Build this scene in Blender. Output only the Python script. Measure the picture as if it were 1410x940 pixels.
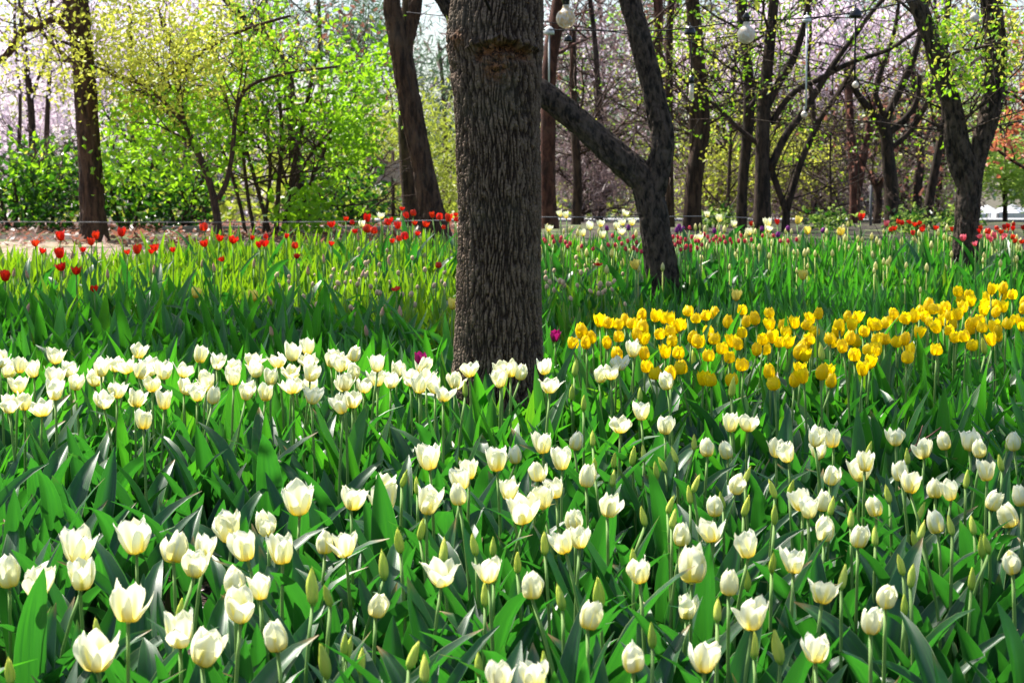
import bpy, math, random
import numpy as np
from mathutils import Vector, Matrix, Euler

for _o in list(bpy.data.objects):
    bpy.data.objects.remove(_o)
S = bpy.context.scene
C = S.collection
R = math.radians
rng = np.random.default_rng(11)
random.seed(11)

# ------------------------------------------------------------------ camera, sky, sun, exposure
W0, H0, F0, EYE = 1410.0, 940.0, 2742.0, 1.33
HORIZON = 285.0
PITCH = math.atan((470.0 - HORIZON) / F0)
cam = bpy.data.cameras.new('camera')
cam.sensor_width = 36.0
cam.lens = F0 / W0 * 36.0
cam.clip_end = 600.0
cam.clip_start = 0.05
cam.dof.use_dof = True
cam.dof.focus_distance = 5.6
cam.dof.aperture_fstop = 12.0
camo = bpy.data.objects.new('camera', cam)
C.objects.link(camo)
camo.location = (0, 0, EYE)
camo.rotation_euler = (R(90) - PITCH, 0, 0)
S.camera = camo

SUN_EL, SUN_AZ = 56.0, -48.0           # azimuth from +Y (view direction), negative = left
world = bpy.data.worlds.new('World')
S.world = world
world.use_nodes = True
wn = world.node_tree
sky = wn.nodes.new('ShaderNodeTexSky')
sky.sky_type = 'NISHITA'
sky.sun_disc = False
sky.sun_elevation = R(SUN_EL)
sky.sun_rotation = R(SUN_AZ)
sky.air_density = 1.0
sky.dust_density = 2.0
bg = wn.nodes['Background']
bg.inputs['Strength'].default_value = 0.10
wn.links.new(sky.outputs[0], bg.inputs['Color'])
sl = bpy.data.lights.new('sun', 'SUN')
sl.energy = 5.0
sl.angle = R(0.55)
sl.color = (1.0, 0.95, 0.86)
so = bpy.data.objects.new('sun', sl)
C.objects.link(so)
tosun = Vector((math.sin(R(SUN_AZ)) * math.cos(R(SUN_EL)), math.cos(R(SUN_AZ)) * math.cos(R(SUN_EL)), math.sin(R(SUN_EL))))
so.rotation_euler = tosun.to_track_quat('Z', 'Y').to_euler()
so.location = (-8, 12, 20)
vs = S.view_settings
vs.view_transform = 'Standard'
vs.look = 'None'
vs.exposure = 1.25
vs.gamma = 1.0
vs.use_curve_mapping = False
S.cycles.use_denoising = True
S.cycles.max_bounces = 7
S.cycles.transparent_max_bounces = 6
S.cycles.caustics_reflective = False
S.cycles.caustics_refractive = False

# ------------------------------------------------------------------ picture <-> place
def ray(px, py):
    a = (px - W0 / 2) / F0
    b = (H0 / 2 - py) / F0
    return np.array([a, math.cos(PITCH) + b * math.sin(PITCH), -math.sin(PITCH) + b * math.cos(PITCH)])

_gy = np.array([-300, 0, 6, 12, 14, 15.5, 17, 19, 22, 27, 33, 45, 60, 400.0])
_gz = np.array([-21.4, 0, .429, .858, .995, 1.075, 1.12, 1.15, 1.16, 1.14, .85, -1.0, -1.7, -2.4])
def g(y):
    """height of the ground: the bed rises away from the viewer, then levels out"""
    return np.interp(y, _gy, _gz)

def P(px, py, Y):
    d = ray(px, py)
    t = Y / d[1]
    return np.array([d[0] * t, Y, EYE + d[2] * t])

_ys = np.linspace(1.5, 60, 6000)
_gg = g(_ys)
def on_bed(px, py, h):
    """the nearest place where the line of sight meets a surface h above the ground"""
    d = ray(px, py)
    z = EYE + d[2] * _ys / d[1]
    k = np.argmax(z <= _gg + h)
    if z[k] > _gg[k] + h:
        k = 1900
    return P(px, py, _ys[k])

# ------------------------------------------------------------------ helpers
def mesh(name, V, F, mats, uv=None, smooth=True, midx=None, attr=None):
    me = bpy.data.meshes.new(name)
    V = np.asarray(V, dtype=np.float32)
    if isinstance(F, np.ndarray):
        n, k = F.shape
        me.vertices.add(len(V)); me.vertices.foreach_set('co', V.ravel())
        me.loops.add(n * k); me.loops.foreach_set('vertex_index', F.astype(np.int32).ravel())
        me.polygons.add(n); me.polygons.foreach_set('loop_start', np.arange(0, n * k, k, dtype=np.int32))
        li = F.ravel()
    else:
        me.from_pydata(V.tolist(), [], F)
        li = np.empty(len(me.loops), dtype=np.int32); me.loops.foreach_get('vertex_index', li)
    if uv is not None:
        l = me.uv_layers.new(name='UVMap')
        l.data.foreach_set('uv', np.asarray(uv, dtype=np.float32)[li].ravel())
    if attr is not None:
        for k_, a in attr.items():
            at = me.attributes.new(k_, 'FLOAT', 'POINT')
            at.data.foreach_set('value', np.asarray(a, dtype=np.float32))
    for m in (mats if isinstance(mats, (list, tuple)) else [mats]):
        me.materials.append(m)
    if midx is not None:
        me.polygons.foreach_set('material_index', np.asarray(midx, dtype=np.int32))
    me.polygons.foreach_set('use_smooth', np.full(len(me.polygons), smooth))
    me.update(calc_edges=True)
    me.validate()
    return me

def put(name, me, parent=None, loc=(0, 0, 0), rot=(0, 0, 0), sc=1.0):
    o = bpy.data.objects.new(name, me)
    o.location = loc
    o.rotation_euler = rot
    o.scale = (sc, sc, sc) if not hasattr(sc, '__len__') else sc
    if parent is not None:
        o.parent = parent
    C.objects.link(o)
    return o

def tag(o, label=None, cat=None, group=None, kind=None):
    if label: o['label'] = label
    if cat: o['category'] = cat
    if group: o['group'] = group
    if kind: o['kind'] = kind
    return o

def thing(name, loc, label, cat, group=None):
    return tag(put(name, None, None, loc), label, cat, group)

def grid_faces(nu, nv, off=0, wrap=False):
    i, j = np.meshgrid(np.arange(nu - 1), np.arange(nv if wrap else nv - 1), indexing='ij')
    a = i * nv + j; b = i * nv + (j + 1) % nv
    return (np.stack([a, b, b + nv, a + nv], -1).reshape(-1, 4) + off)

class Geo:
    """collects pieces of ONE part"""
    def __init__(s): s.V = []; s.F = []; s.U = []; s.n = 0; s.A = []
    def add(s, V, F, U=None, a=0.0):
        s.V.append(V); s.F.append(F + s.n); s.n += len(V)
        s.U.append(U if U is not None else np.zeros((len(V), 2)))
        s.A.append(np.full(len(V), a) if np.isscalar(a) else a)
    def build(s, name, mat, smooth=True, attr=None, org=None):
        V = np.concatenate(s.V)
        if org is not None: V = V - np.asarray(org)
        F = np.concatenate(s.F)
        return mesh(name, V, F, mat, np.concatenate(s.U), smooth, attr={attr: np.concatenate(s.A)} if attr else None)

def smooth_path(pts, n):
    pts = np.asarray(pts, float)
    t = np.linspace(0, len(pts) - 1, n)
    i = np.clip(t.astype(int), 0, len(pts) - 2)
    f = (t - i)[:, None]
    p0 = pts[np.clip(i - 1, 0, None)]; p1 = pts[i]; p2 = pts[i + 1]; p3 = pts[np.clip(i + 2, None, len(pts) - 1)]
    return .5 * ((2 * p1) + (-p0 + p2) * f + (2 * p0 - 5 * p1 + 4 * p2 - p3) * f**2 + (-p0 + 3 * p1 - 3 * p2 + p3) * f**3)

def tube(pts, rad, k=8, rough=0.0, seed=0):
    """tapered tube through pts (with end caps drawn to a point)"""
    pts = np.asarray(pts, float); rad = np.asarray(rad, float)
    n = len(pts)
    T = np.gradient(pts, axis=0)
    T /= np.linalg.norm(T, axis=1)[:, None] + 1e-9
    ref = np.array([0, 1.0, 0.13]) if abs(T[0][1]) < .8 else np.array([1.0, 0, .1])
    A = np.cross(T, ref); A /= np.linalg.norm(A, axis=1)[:, None] + 1e-9
    B = np.cross(T, A)
    th = np.linspace(0, 2 * np.pi, k, endpoint=False)
    rr = rad[:, None] * np.ones((1, k))
    if rough:
        rg = np.random.default_rng(seed)
        ph = rg.uniform(0, 6.28, 6)
        z = np.arange(n)[:, None]
        rr = rr * (1 + rough * (np.sin(3 * th + ph[0] + z * .23) * .5 + np.sin(5 * th + ph[1] - z * .37) * .35 + np.sin(2 * th + ph[2] + z * .61) * .4
                                 + rg.normal(0, .35, (n, k))))
    V = pts[:, None, :] + rr[..., None] * (np.cos(th)[None, :, None] * A[:, None, :] + np.sin(th)[None, :, None] * B[:, None, :])
    V = V.reshape(-1, 3)
    F = grid_faces(n, k, wrap=True)
    # close both ends with a centre vertex (degenerate-free triangles written as quads are avoided: use fan of quads)
    V = np.concatenate([V, pts[:1], pts[-1:]])
    c0, c1 = n * k, n * k + 1
    j = np.arange(0, k, 2)
    e0 = np.stack([np.full_like(j, c0), (j + 2) % k, (j + 1) % k, j], -1)
    e1 = np.stack([np.full_like(j, c1), (n - 1) * k + j, (n - 1) * k + (j + 1) % k, (n - 1) * k + (j + 2) % k], -1)
    return V, np.concatenate([F, e0, e1])

# vectorised gradient noise
_perm = np.random.default_rng(5).permutation(256)
_perm = np.concatenate([_perm, _perm, _perm])
_grad = np.random.default_rng(6).normal(size=(256, 3)); _grad /= np.linalg.norm(_grad, axis=1)[:, None]
def noise3(x, y, z):
    xi = np.floor(x).astype(int); yi = np.floor(y).astype(int); zi = np.floor(z).astype(int)
    xf = x - xi; yf = y - yi; zf = z - zi
    u = xf**3 * (xf * (xf * 6 - 15) + 10); v = yf**3 * (yf * (yf * 6 - 15) + 10); w = zf**3 * (zf * (zf * 6 - 15) + 10)
    def gr(i, j, k):
        h = _perm[_perm[_perm[(xi + i) & 255] + ((yi + j) & 255)] + ((zi + k) & 255)]
        gv = _grad[h]
        return gv[..., 0] * (xf - i) + gv[..., 1] * (yf - j) + gv[..., 2] * (zf - k)
    l = lambda a, b, t: a + (b - a) * t
    return 1.6 * l(l(l(gr(0, 0, 0), gr(1, 0, 0), u), l(gr(0, 1, 0), gr(1, 1, 0), u), v), l(l(gr(0, 0, 1), gr(1, 0, 1), u), l(gr(0, 1, 1), gr(1, 1, 1), u), v), w)
def sstep(a, b, x):
    t = np.clip((x - a) / (b - a), 0, 1)
    return t * t * (3 - 2 * t)

# ------------------------------------------------------------------ materials
def new_mat(name):
    m = bpy.data.materials.new(name); m.use_nodes = True
    nt = m.node_tree
    for n in list(nt.nodes): nt.nodes.remove(n)
    return m, nt
class N:
    def __init__(s, nt): s.nt = nt
    def __call__(s, t, **kw):
        n = s.nt.nodes.new(t)
        for k, v in kw.items():
            if k.startswith('i_'):
                key = k[2:]
                key = int(key) if key.isdigit() else key.replace('_', ' ')
                s.set(n.inputs[key], v)
            else: setattr(n, k, v)
        return n
    def set(s, inp, v):
        if isinstance(v, bpy.types.NodeSocket): s.nt.links.new(v, inp)
        else: inp.default_value = v
    def math(s, op, a, b=0.0, c=0.0, clamp=False):
        n = s.nt.nodes.new('ShaderNodeMath'); n.operation = op; n.use_clamp = clamp
        s.set(n.inputs[0], a); s.set(n.inputs[1], b); s.set(n.inputs[2], c)
        return n.outputs[0]
    def mix(s, f, a, b, blend='MIX'):
        n = s.nt.nodes.new('ShaderNodeMix'); n.data_type = 'RGBA'; n.blend_type = blend
        s.set(n.inputs[0], f)
        s.set(n.inputs[6], a if isinstance(a, bpy.types.NodeSocket) else (*a, 1)); s.set(n.inputs[7], b if isinstance(b, bpy.types.NodeSocket) else (*b, 1))
        return n.outputs[2]
    def rng(s, v, a, b, c=0.0, d=1.0):
        n = s.nt.nodes.new('ShaderNodeMapRange'); n.interpolation_type = 'SMOOTHSTEP'
        s.set(n.inputs[0], v); s.set(n.inputs[1], a); s.set(n.inputs[2], b); s.set(n.inputs[3], c); s.set(n.inputs[4], d)
        return n.outputs[0]

def thin(nt, n, col, tcol, rough, trans, spec=0.5, normal=None):
    """thin translucent sheet: petals and leaves"""
    p = n('ShaderNodeBsdfPrincipled', i_Roughness=rough)
    n.set(p.inputs['Base Color'], col); p.inputs['Specular IOR Level'].default_value = spec
    t = n('ShaderNodeBsdfTranslucent'); n.set(t.inputs['Color'], tcol)
    if normal is not None:
        nt.links.new(normal, p.inputs['Normal'])
    mx = n('ShaderNodeMixShader', i_0=trans)
    nt.links.new(p.outputs[0], mx.inputs[1]); nt.links.new(t.outputs[0], mx.inputs[2])
    o = n('ShaderNodeOutputMaterial'); nt.links.new(mx.outputs[0], o.inputs[0])

def leaf_mat(name, dark, light, trans_col, rough=.36, trans=.42, spec=.6, attr=None, veins=True, edge=(.32, .42, .18), trans2=None):
    m, nt = new_mat(name); n = N(nt)
    if attr: r = n('ShaderNodeAttribute', attribute_name=attr).outputs['Fac']
    else: r = n('ShaderNodeObjectInfo').outputs['Random']
    uv = n('ShaderNodeTexCoord').outputs['UV']
    sx = n('ShaderNodeSeparateXYZ', i_0=uv)
    u, v = sx.outputs[0], sx.outputs[1]
    col = n.mix(r, dark, light)
    nrm = None
    if veins:
        cv = n('ShaderNodeCombineXYZ', i_0=n.math('MULTIPLY', u, 2.2), i_1=n.math('MULTIPLY', v, 26.0), i_2=n.math('MULTIPLY', r, 37.0))
        nz = n('ShaderNodeTexNoise', i_Vector=cv.outputs[0], i_Scale=1.0, i_Detail=3.0, i_Roughness=.6).outputs[0]
        col = n.mix(n.rng(nz, .40, .66), n.mix(.25, col, (.004, .02, .008)), n.mix(.45, col, trans_col), 'MIX')
        cn = n('ShaderNodeTexNoise', i_Vector=uv, i_Scale=3.0, i_Detail=2.0).outputs[0]
        col = n.mix(n.rng(cn, .45, .8, 0, .5), col, n.mix(.6, col, (.05, .12, .10)))
        e = n.math('ABSOLUTE', n.math('SUBTRACT', v, .5))
        col = n.mix(n.rng(e, .465, .5, 0, .8), col, edge)
        col = n.mix(n.math('MULTIPLY', n.rng(n.math('ADD', u, n.math('MULTIPLY', n.math('SUBTRACT', cn, .5), .12)), .90, .98), n.math('GREATER_THAN', r, .62)), col, (.30, .20, .06))
        bp = n('ShaderNodeBump', i_Strength=.25, i_Distance=.002, i_Height=nz)
        nrm = bp.outputs[0]
        tb = n.mix(n.rng(r, .45, .95), trans_col, trans2 or trans_col)
        tc = n.mix(n.rng(nz, .38, .68), tb, n.mix(.45, tb, dark))
    else:
        tc = n.mix(r, trans_col, n.mix(.35, trans_col, light))
    thin(nt, n, col, tc, rough, trans, spec, nrm)
    return m

def petal_mat(name, body, base, stripe, trans=.38, base_to=.45, stripe_w=.16, stripe_f=.8, stripe_to=.95, tip=None, rough=.45, var=(.9, 1.0)):
    m, nt = new_mat(name); n = N(nt)
    r = n('ShaderNodeObjectInfo').outputs['Random']
    uv = n('ShaderNodeTexCoord').outputs['UV']
    sx = n('ShaderNodeSeparateXYZ', i_0=uv); u, v = sx.outputs[0], sx.outputs[1]
    e = n.math('ABSOLUTE', n.math('SUBTRACT', v, .5))
    cv = n('ShaderNodeCombineXYZ', i_0=n.math('MULTIPLY', u, 2.0), i_1=n.math('MULTIPLY', v, 22.0), i_2=n.math('MULTIPLY', r, 31.0))
    nz = n('ShaderNodeTexNoise', i_Vector=cv.outputs[0], i_Scale=1.0, i_Detail=2.0).outputs[0]
    wob = n.math('MULTIPLY', n.math('SUBTRACT', nz, .5), .22)
    fb = n.rng(n.math('ADD', u, wob), .08, base_to, 1.0, 0.0)
    fs = n.math('MULTIPLY', n.rng(n.math('ADD', e, n.math('MULTIPLY', wob, .35)), .02, stripe_w, stripe_f, 0.0), n.rng(u, .45, stripe_to, 1.0, 0.0))
    col = n.mix(fs, body, stripe)
    if tip is not None:
        col = n.mix(n.rng(e, .3, .5, 0, .8), col, tip)
    col = n.mix(fb, col, base)
    col = n.mix(n.math('MULTIPLY', r, .35), col, n.mix(.5, col, base))
    bp = n('ShaderNodeBump', i_Strength=.2, i_Distance=.002, i_Height=nz)
    thin(nt, n, col, col, rough, trans, .35, bp.outputs[0])
    return m

def bark_mat(name, ridge, pit, scale=30.0, stretch=.18, bump=.9, attr=None, lichen=None):
    m, nt = new_mat(name); n = N(nt)
    tc = n('ShaderNodeTexCoord').outputs['Object']
    mp = n('ShaderNodeMapping', i_Vector=tc); mp.inputs['Scale'].default_value = (1, 1, stretch)
    nz = n('ShaderNodeTexNoise', i_Vector=mp.outputs[0], i_Scale=scale, i_Detail=5.0, i_Roughness=.65, i_Distortion=.4).outputs[0]
    fine = n('ShaderNodeTexNoise', i_Vector=tc, i_Scale=scale * 7, i_Detail=4.0).outputs[0]
    big = n('ShaderNodeTexNoise', i_Vector=tc, i_Scale=4.0, i_Detail=3.0).outputs[0]
    if attr:
        f = n('ShaderNodeAttribute', attribute_name=attr).outputs['Fac']
    else:
        f = n.rng(nz, .36, .62)
    col = n.mix(f, pit, ridge)
    col = n.mix(n.rng(fine, .35, .7, 0, .55), col, n.mix(.65, col, (.02, .015, .012)))
    col = n.mix(n.rng(big, .5, .75, 0, .5), col, n.mix(.5, col, lichen or (.13, .11, .09)))
    if attr:
        sc = n('ShaderNodeAttribute', attribute_name='wound').outputs['Fac']
        mid = n('ShaderNodeTexNoise', i_Vector=tc, i_Scale=75.0, i_Detail=4.0, i_Roughness=.7).outputs[0]
        wc = n.mix(n.rng(mid, .40, .60), (.020, .010, .006), (.27, .12, .05))
        wc = n.mix(n.rng(nz, .55, .72), wc, (.26, .18, .12))
        col = n.mix(sc, col, wc)
    h = n.math('ADD', n.math('MULTIPLY', nz, 1.0 if not attr else .25), n.math('MULTIPLY', fine, .35))
    bp = n('ShaderNodeBump', i_Strength=bump, i_Distance=.012, i_Height=h)
    p = n('ShaderNodeBsdfPrincipled', i_Roughness=.85); nt.links.new(bp.outputs[0], p.inputs['Normal']); n.set(p.inputs['Base Color'], col)
    p.inputs['Specular IOR Level'].default_value = .25
    o = n('ShaderNodeOutputMaterial'); nt.links.new(p.outputs[0], o.inputs[0])
    return m

def plain_mat(name, col, rough=.5, metal=0.0, noise=0.0, spec=.5):
    m, nt = new_mat(name); n = N(nt)
    p = n('ShaderNodeBsdfPrincipled', i_Roughness=rough, i_Metallic=metal)
    p.inputs['Specular IOR Level'].default_value = spec
    nz = n('ShaderNodeTexNoise', i_Vector=n('ShaderNodeTexCoord').outputs['Object'], i_Scale=25.0, i_Detail=4.0).outputs[0]
    n.set(p.inputs['Base Color'], n.mix(n.math('MULTIPLY', nz, noise), col, tuple(c * .35 for c in col)))
    o = n('ShaderNodeOutputMaterial'); nt.links.new(p.outputs[0], o.inputs[0])
    return m

M = {}
M['leaf'] = leaf_mat('tulip leaf', (.006, .034, .018), (.022, .070, .032), (.050, .31, .018), rough=.42, trans=.37, spec=.75)
M['leaf_mass'] = leaf_mat('tulip leaf of the mass', (.005, .034, .018), (.052, .132, .014), (.09, .46, .014), attr='rnd', spec=.7, rough=.40, trans2=(.36, .66, .006))  # trans2: yellow-green painted in for the sunlit far left leaves
M['stem'] = leaf_mat('tulip stem', (.16, .29, .07), (.22, .36, .09), (.3, .55, .08), trans=.22, veins=False, rough=.65, spec=.3)
M['white'] = petal_mat('cream petal', (.93, .95, .80), (.93, .76, .05), (.93, .85, .22), stripe_w=.21, stripe_f=.85, base_to=.60, trans=.48)
M['yellow'] = petal_mat('yellow petal', (.97, .80, .004), (.96, .74, .004), (.96, .76, .003), base_to=.25, trans=.58)
M['pale_yellow'] = petal_mat('pale yellow petal', (.95, .84, .20), (.9, .62, .02), (.92, .72, .08))
M['red'] = petal_mat('red petal', (.78, .012, .010), (.78, .25, .01), (.70, .008, .008), base_to=.22, trans=.34)
M['crimson'] = petal_mat('crimson petal', (.82, .02, .05), (.6, .1, .12), (.55, .01, .05), base_to=.22, tip=(.78, .30, .36), trans=.3)
M['magenta'] = petal_mat('magenta petal', (.42, .008, .16), (.4, .05, .2), (.34, .005, .14), trans=.3)
M['pink'] = petal_mat('pink petal', (.84, .16, .24), (.85, .5, .35), (.8, .10, .20), base_to=.3)
M['purple'] = petal_mat('purple petal', (.28, .02, .28), (.3, .1, .3), (.22, .01, .24), trans=.3)
M['bud'] = petal_mat('closed bud', (.90, .92, .22), (.42, .68, .10), (.66, .84, .12), base_to=.42, stripe_w=.2, stripe_f=.6, stripe_to=1.1, trans=.52)
M['green_bud'] = petal_mat('green bud', (.66, .76, .10), (.30, .52, .06), (.42, .60, .07), base_to=.6, stripe_w=.2, trans=.32)
M['pink_bud'] = petal_mat('pinkish bud', (.78, .36, .28), (.42, .50, .12), (.62, .46, .22), base_to=.5, stripe_w=.2, trans=.2)
M['beige_bud'] = petal_mat('beige bud', (.90, .80, .42), (.52, .60, .16), (.74, .72, .28), base_to=.4, stripe_w=.2, trans=.42)
M['pistil'] = plain_mat('pistil', (.35, .38, .08), .6)
M['pod'] = plain_mat('seed pod', (.66, .44, .26), .7, noise=.3)
M['bark_main'] = bark_mat('furrowed bark', (.205, .142, .098), (.024, .013, .008), attr='ridge', bump=.6, lichen=(.17, .165, .11))
M['bark_dark'] = bark_mat('dark bark', (.072, .044, .031), (.010, .007, .005), 28, .30, 1.0)
M['bark_brown'] = bark_mat('brown bark', (.105, .060, .038), (.020, .011, .008), 26, .22, .9)
M['bark_red'] = bark_mat('red pine bark', (.15, .06, .042), (.04, .016, .012), 22, .4, .8)
M['bark_fork'] = bark_mat('dark rough bark', (.135, .092, .068), (.012, .008, .006), 42, .42, 1.3)
M['twig'] = bark_mat('twig bark', (.11, .065, .048), (.04, .025, .02), 60, .3, .3)
def cards(name, a, b, t, rough=.45, trans=.45, spec=.4):
    M[name] = leaf_mat(name, a, b, t, rough, trans, spec, attr='rnd', veins=False)
cards('spring_green', (.08, .21, .012), (.22, .40, .018), (.42, .82, .02))
cards('yellow_green', (.34, .40, .03), (.66, .64, .12), (.74, .80, .09))
cards('dark_evergreen', (.006, .026, .008), (.035, .095, .016), (.06, .22, .010), rough=.28)
cards('pine_needle', (.012, .042, .026), (.06, .115, .075), (.08, .16, .06))
cards('blossom', (.78, .62, .72), (.90, .80, .88), (.88, .76, .84))
cards('mauve_twig', (.115, .072, .072), (.34, .25, .25), (.28, .20, .20), trans=.3)
cards('rust_leaf', (.16, .07, .05), (.30, .15, .11), (.3, .12, .08))
cards('red_maple', (.34, .06, .03), (.58, .22, .13), (.6, .18, .07))
cards('olive_spray', (.17, .22, .03), (.40, .42, .07), (.45, .55, .05))
cards('light_conifer', (.20, .34, .06), (.40, .52, .11), (.46, .66, .11))
cards('mulch_chip', (.06, .032, .022), (.26, .16, .12), (.1, .06, .04), trans=.05)
cards('fallen_petal', (.55, .45, .52), (.8, .74, .78), (.7, .6, .65), trans=.2)
# ------------------------------------------------------------------ ground
def ground_mat():
    m, nt = new_mat('bed soil and woodland floor'); n = N(nt)
    tc = n('ShaderNodeTexCoord').outputs['Object']
    sx = n('ShaderNodeSeparateXYZ', i_0=tc); y = sx.outputs[1]; x = sx.outputs[0]
    a = n('ShaderNodeTexNoise', i_Vector=tc, i_Scale=28.0, i_Detail=6.0, i_Roughness=.7).outputs[0]
    b = n('ShaderNodeTexNoise', i_Vector=tc, i_Scale=2.2, i_Detail=4.0).outputs[0]
    c = n('ShaderNodeTexVoronoi', i_Vector=tc, i_Scale=60.0).outputs['Color']
    soil = n.mix(n.rng(a, .35, .7), (.012, .007, .005), (.075, .042, .028))
    soil = n.mix(n.rng(n('ShaderNodeSeparateColor', i_0=c).outputs[0], .8, .95, 0, .6), soil, (.22, .15, .12))
    dirt = n.mix(n.rng(a, .3, .75), (.30, .21, .15), (.50, .38, .29))
    dirt = n.mix(n.rng(b, .52, .7, 0, .6), dirt, (.22, .24, .06))
    litter = n.mix(n.rng(a, .35, .65), (.012, .008, .006), (.062, .036, .026))
    litter = n.mix(n.rng(b, .5, .62, 0, .7), litter, (.12, .17, .04))
    edge = n.math('ADD', y, n.math('MULTIPLY', n.math('SUBTRACT', b, .5), 1.2))
    col = n.mix(n.rng(edge, 10.6, 11.2), soil, dirt)
    right = n.math('MULTIPLY', n.rng(edge, 11.0, 11.6), n.rng(n.math('ADD', x, n.math('MULTIPLY', b, .6)), -1.0, -.4))
    col = n.mix(right, col, litter)
    col = n.mix(n.rng(edge, 15.1, 15.5), col, litter)
    bp = n('ShaderNodeBump', i_Strength=.9, i_Distance=.03, i_Height=a)
    p = n('ShaderNodeBsdfPrincipled', i_Roughness=.9); n.set(p.inputs['Base Color'], col); nt.links.new(bp.outputs[0], p.inputs['Normal'])
    o = n('ShaderNodeOutputMaterial'); nt.links.new(p.outputs[0], o.inputs[0])
    return m
gx = np.concatenate([[-320, -120, -50, -25], np.linspace(-12, 12, 81), [25, 50, 120, 320]])
gyv = np.concatenate([[-120, -30, -8], np.linspace(0, 24, 97), [28, 34, 45, 60, 90, 150, 250, 400]])
X, Y = np.meshgrid(gx, gyv)
Zg = g(Y) + np.where((Y > -2) & (Y < 24) & (abs(X) < 12.5), .012 * noise3(X * 1.7, Y * 1.7, X * 0) + .01 * noise3(X * 5, Y * 5, X * 0), 0)
gme = mesh('ground', np.stack([X.ravel(), Y.ravel(), Zg.ravel()], 1), grid_faces(len(gyv), len(gx)), ground_mat())
tag(put('ground', gme), kind='structure')

# a paved path and a stone kerb far behind the bed
def strip(name, pts, w, h, mat, **kw):
    G = Geo()
    pts = np.asarray(pts, float)
    t = np.gradient(pts, axis=0); t /= np.linalg.norm(t, axis=1)[:, None]
    s = np.cross(t, (0, 0, 1.0)); s /= np.linalg.norm(s, axis=1)[:, None]
    prof = [(-w / 2, -.1), (-w / 2, h), (w / 2, h), (w / 2, -.1)]
    V = np.stack([pts + s * a + np.array([0, 0, b]) for a, b in prof], 1).reshape(-1, 3)
    G.add(V, grid_faces(len(pts), 4))
    return tag(put(name, G.build(name, mat, False)), **kw)
M['paving'] = plain_mat('pale paving', (.42, .42, .44), .8, noise=.5)
M['stone'] = plain_mat('kerb stone', (.36, .34, .33), .8, noise=.7)
xs = np.linspace(-2.2, 60, 41)
strip('path', [(x, 27 + .3 * math.sin(x * .1), g(27.0)) for x in xs], 3.2, .03, M['paving'], kind='structure')
strip('kerb', [(x, 16.9 + .01 * x, float(g(16.9))) for x in np.linspace(-2.95, -.75, 12)], .12, .05, M['stone'], kind='structure')

# ------------------------------------------------------------------ tulip parts
def prof(cp, n):
    return smooth_path(np.asarray(cp, float)[:, None], n)[:, 0]
SHAPES = {  # radius profile, height, half width, cup
    'bud': ([.0035, .0080, .0098, .0070, .0010], .054, .0125),
    'egg': ([.004, .0170, .0238, .0225, .0110], .064, .0235),
    'open': ([.004, .0158, .0245, .0292, .0300], .066, .0240),
    'wide': ([.004, .0165, .0285, .0380, .0460], .060, .0245),
    'cup': ([.004, .0205, .0275, .0265, .0200], .056, .0235),
    'flat': ([.004, .0240, .0400, .0540, .0640], .034, .0270),
}
def petal_geo(shape, th0, seed, inner=False, nu=12, nv=7):
    cp, Hh, wm = SHAPES[shape]
    rg = np.random.default_rng(seed)
    u = np.linspace(0, 1, nu)
    Rr = prof(np.array(cp) * (.90 if inner else 1.0) * np.array([1, 1, 1, 1 + rg.normal(0, .06), 1 + rg.normal(0, .16)]), nu)
    Zz = prof([0, .07, .36, .70, 1.0], nu) * Hh * (1.0 + (.05 if inner else 0) + rg.normal(0, .03))
    w = (u ** .60) * np.clip(1 - u ** 2.6, 0, 1) ** .78
    w = w / w.max() * wm * (1.05 if inner else .97)
    w[-1] = .0008; w[0] = .002
    v = np.linspace(-1, 1, nv)
    phi = np.clip(w / np.maximum(Rr, .004), 0, 1.35)
    ang = th0 + v[None, :] * phi[:, None]
    curl = (.16 if shape in ('wide', 'flat') else .05)
    flare = sstep(.55, 1.0, u)
    rr = Rr[:, None] * (1 + (.07 + .05 * math.sin(seed * 1.7) - curl * 1.2 * flare[:, None]) * v[None, :] ** 2 * (0 if shape == 'bud' else 1))
    rr = rr + .0011 * np.sin(u[:, None] * 7 + v[None, :] * 3 + seed) * (u[:, None])
    rr = rr + (-.0018 * np.exp(-(v[None, :] / .16) ** 2) * np.sin(np.pi * u[:, None]) if shape != 'bud' else 0)
    zz = Zz[:, None] - .0035 * v[None, :] ** 2 * u[:, None] + .0012 * np.sin(v[None, :] * 5 + seed * 2.1) * flare[:, None]
    V = np.stack([rr * np.cos(ang), rr * np.sin(ang), zz], -1).reshape(-1, 3)
    U = np.stack([np.repeat(u, nv), np.tile((v + 1) / 2, nu)], 1)
    return V, grid_faces(nu, nv), U

def centre_geo():
    """the green cup the petals sit in, with the pistil and stamens, as one surface"""
    z = np.array([-.004, -.001, .001, .004, .012, .019, .022, .024])
    r = np.array([.0034, .0052, .0056, .0038, .0032, .0034, .0048, .0006])
    return tube(np.stack([z * 0, z * 0, z], 1), r, 8)

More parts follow.
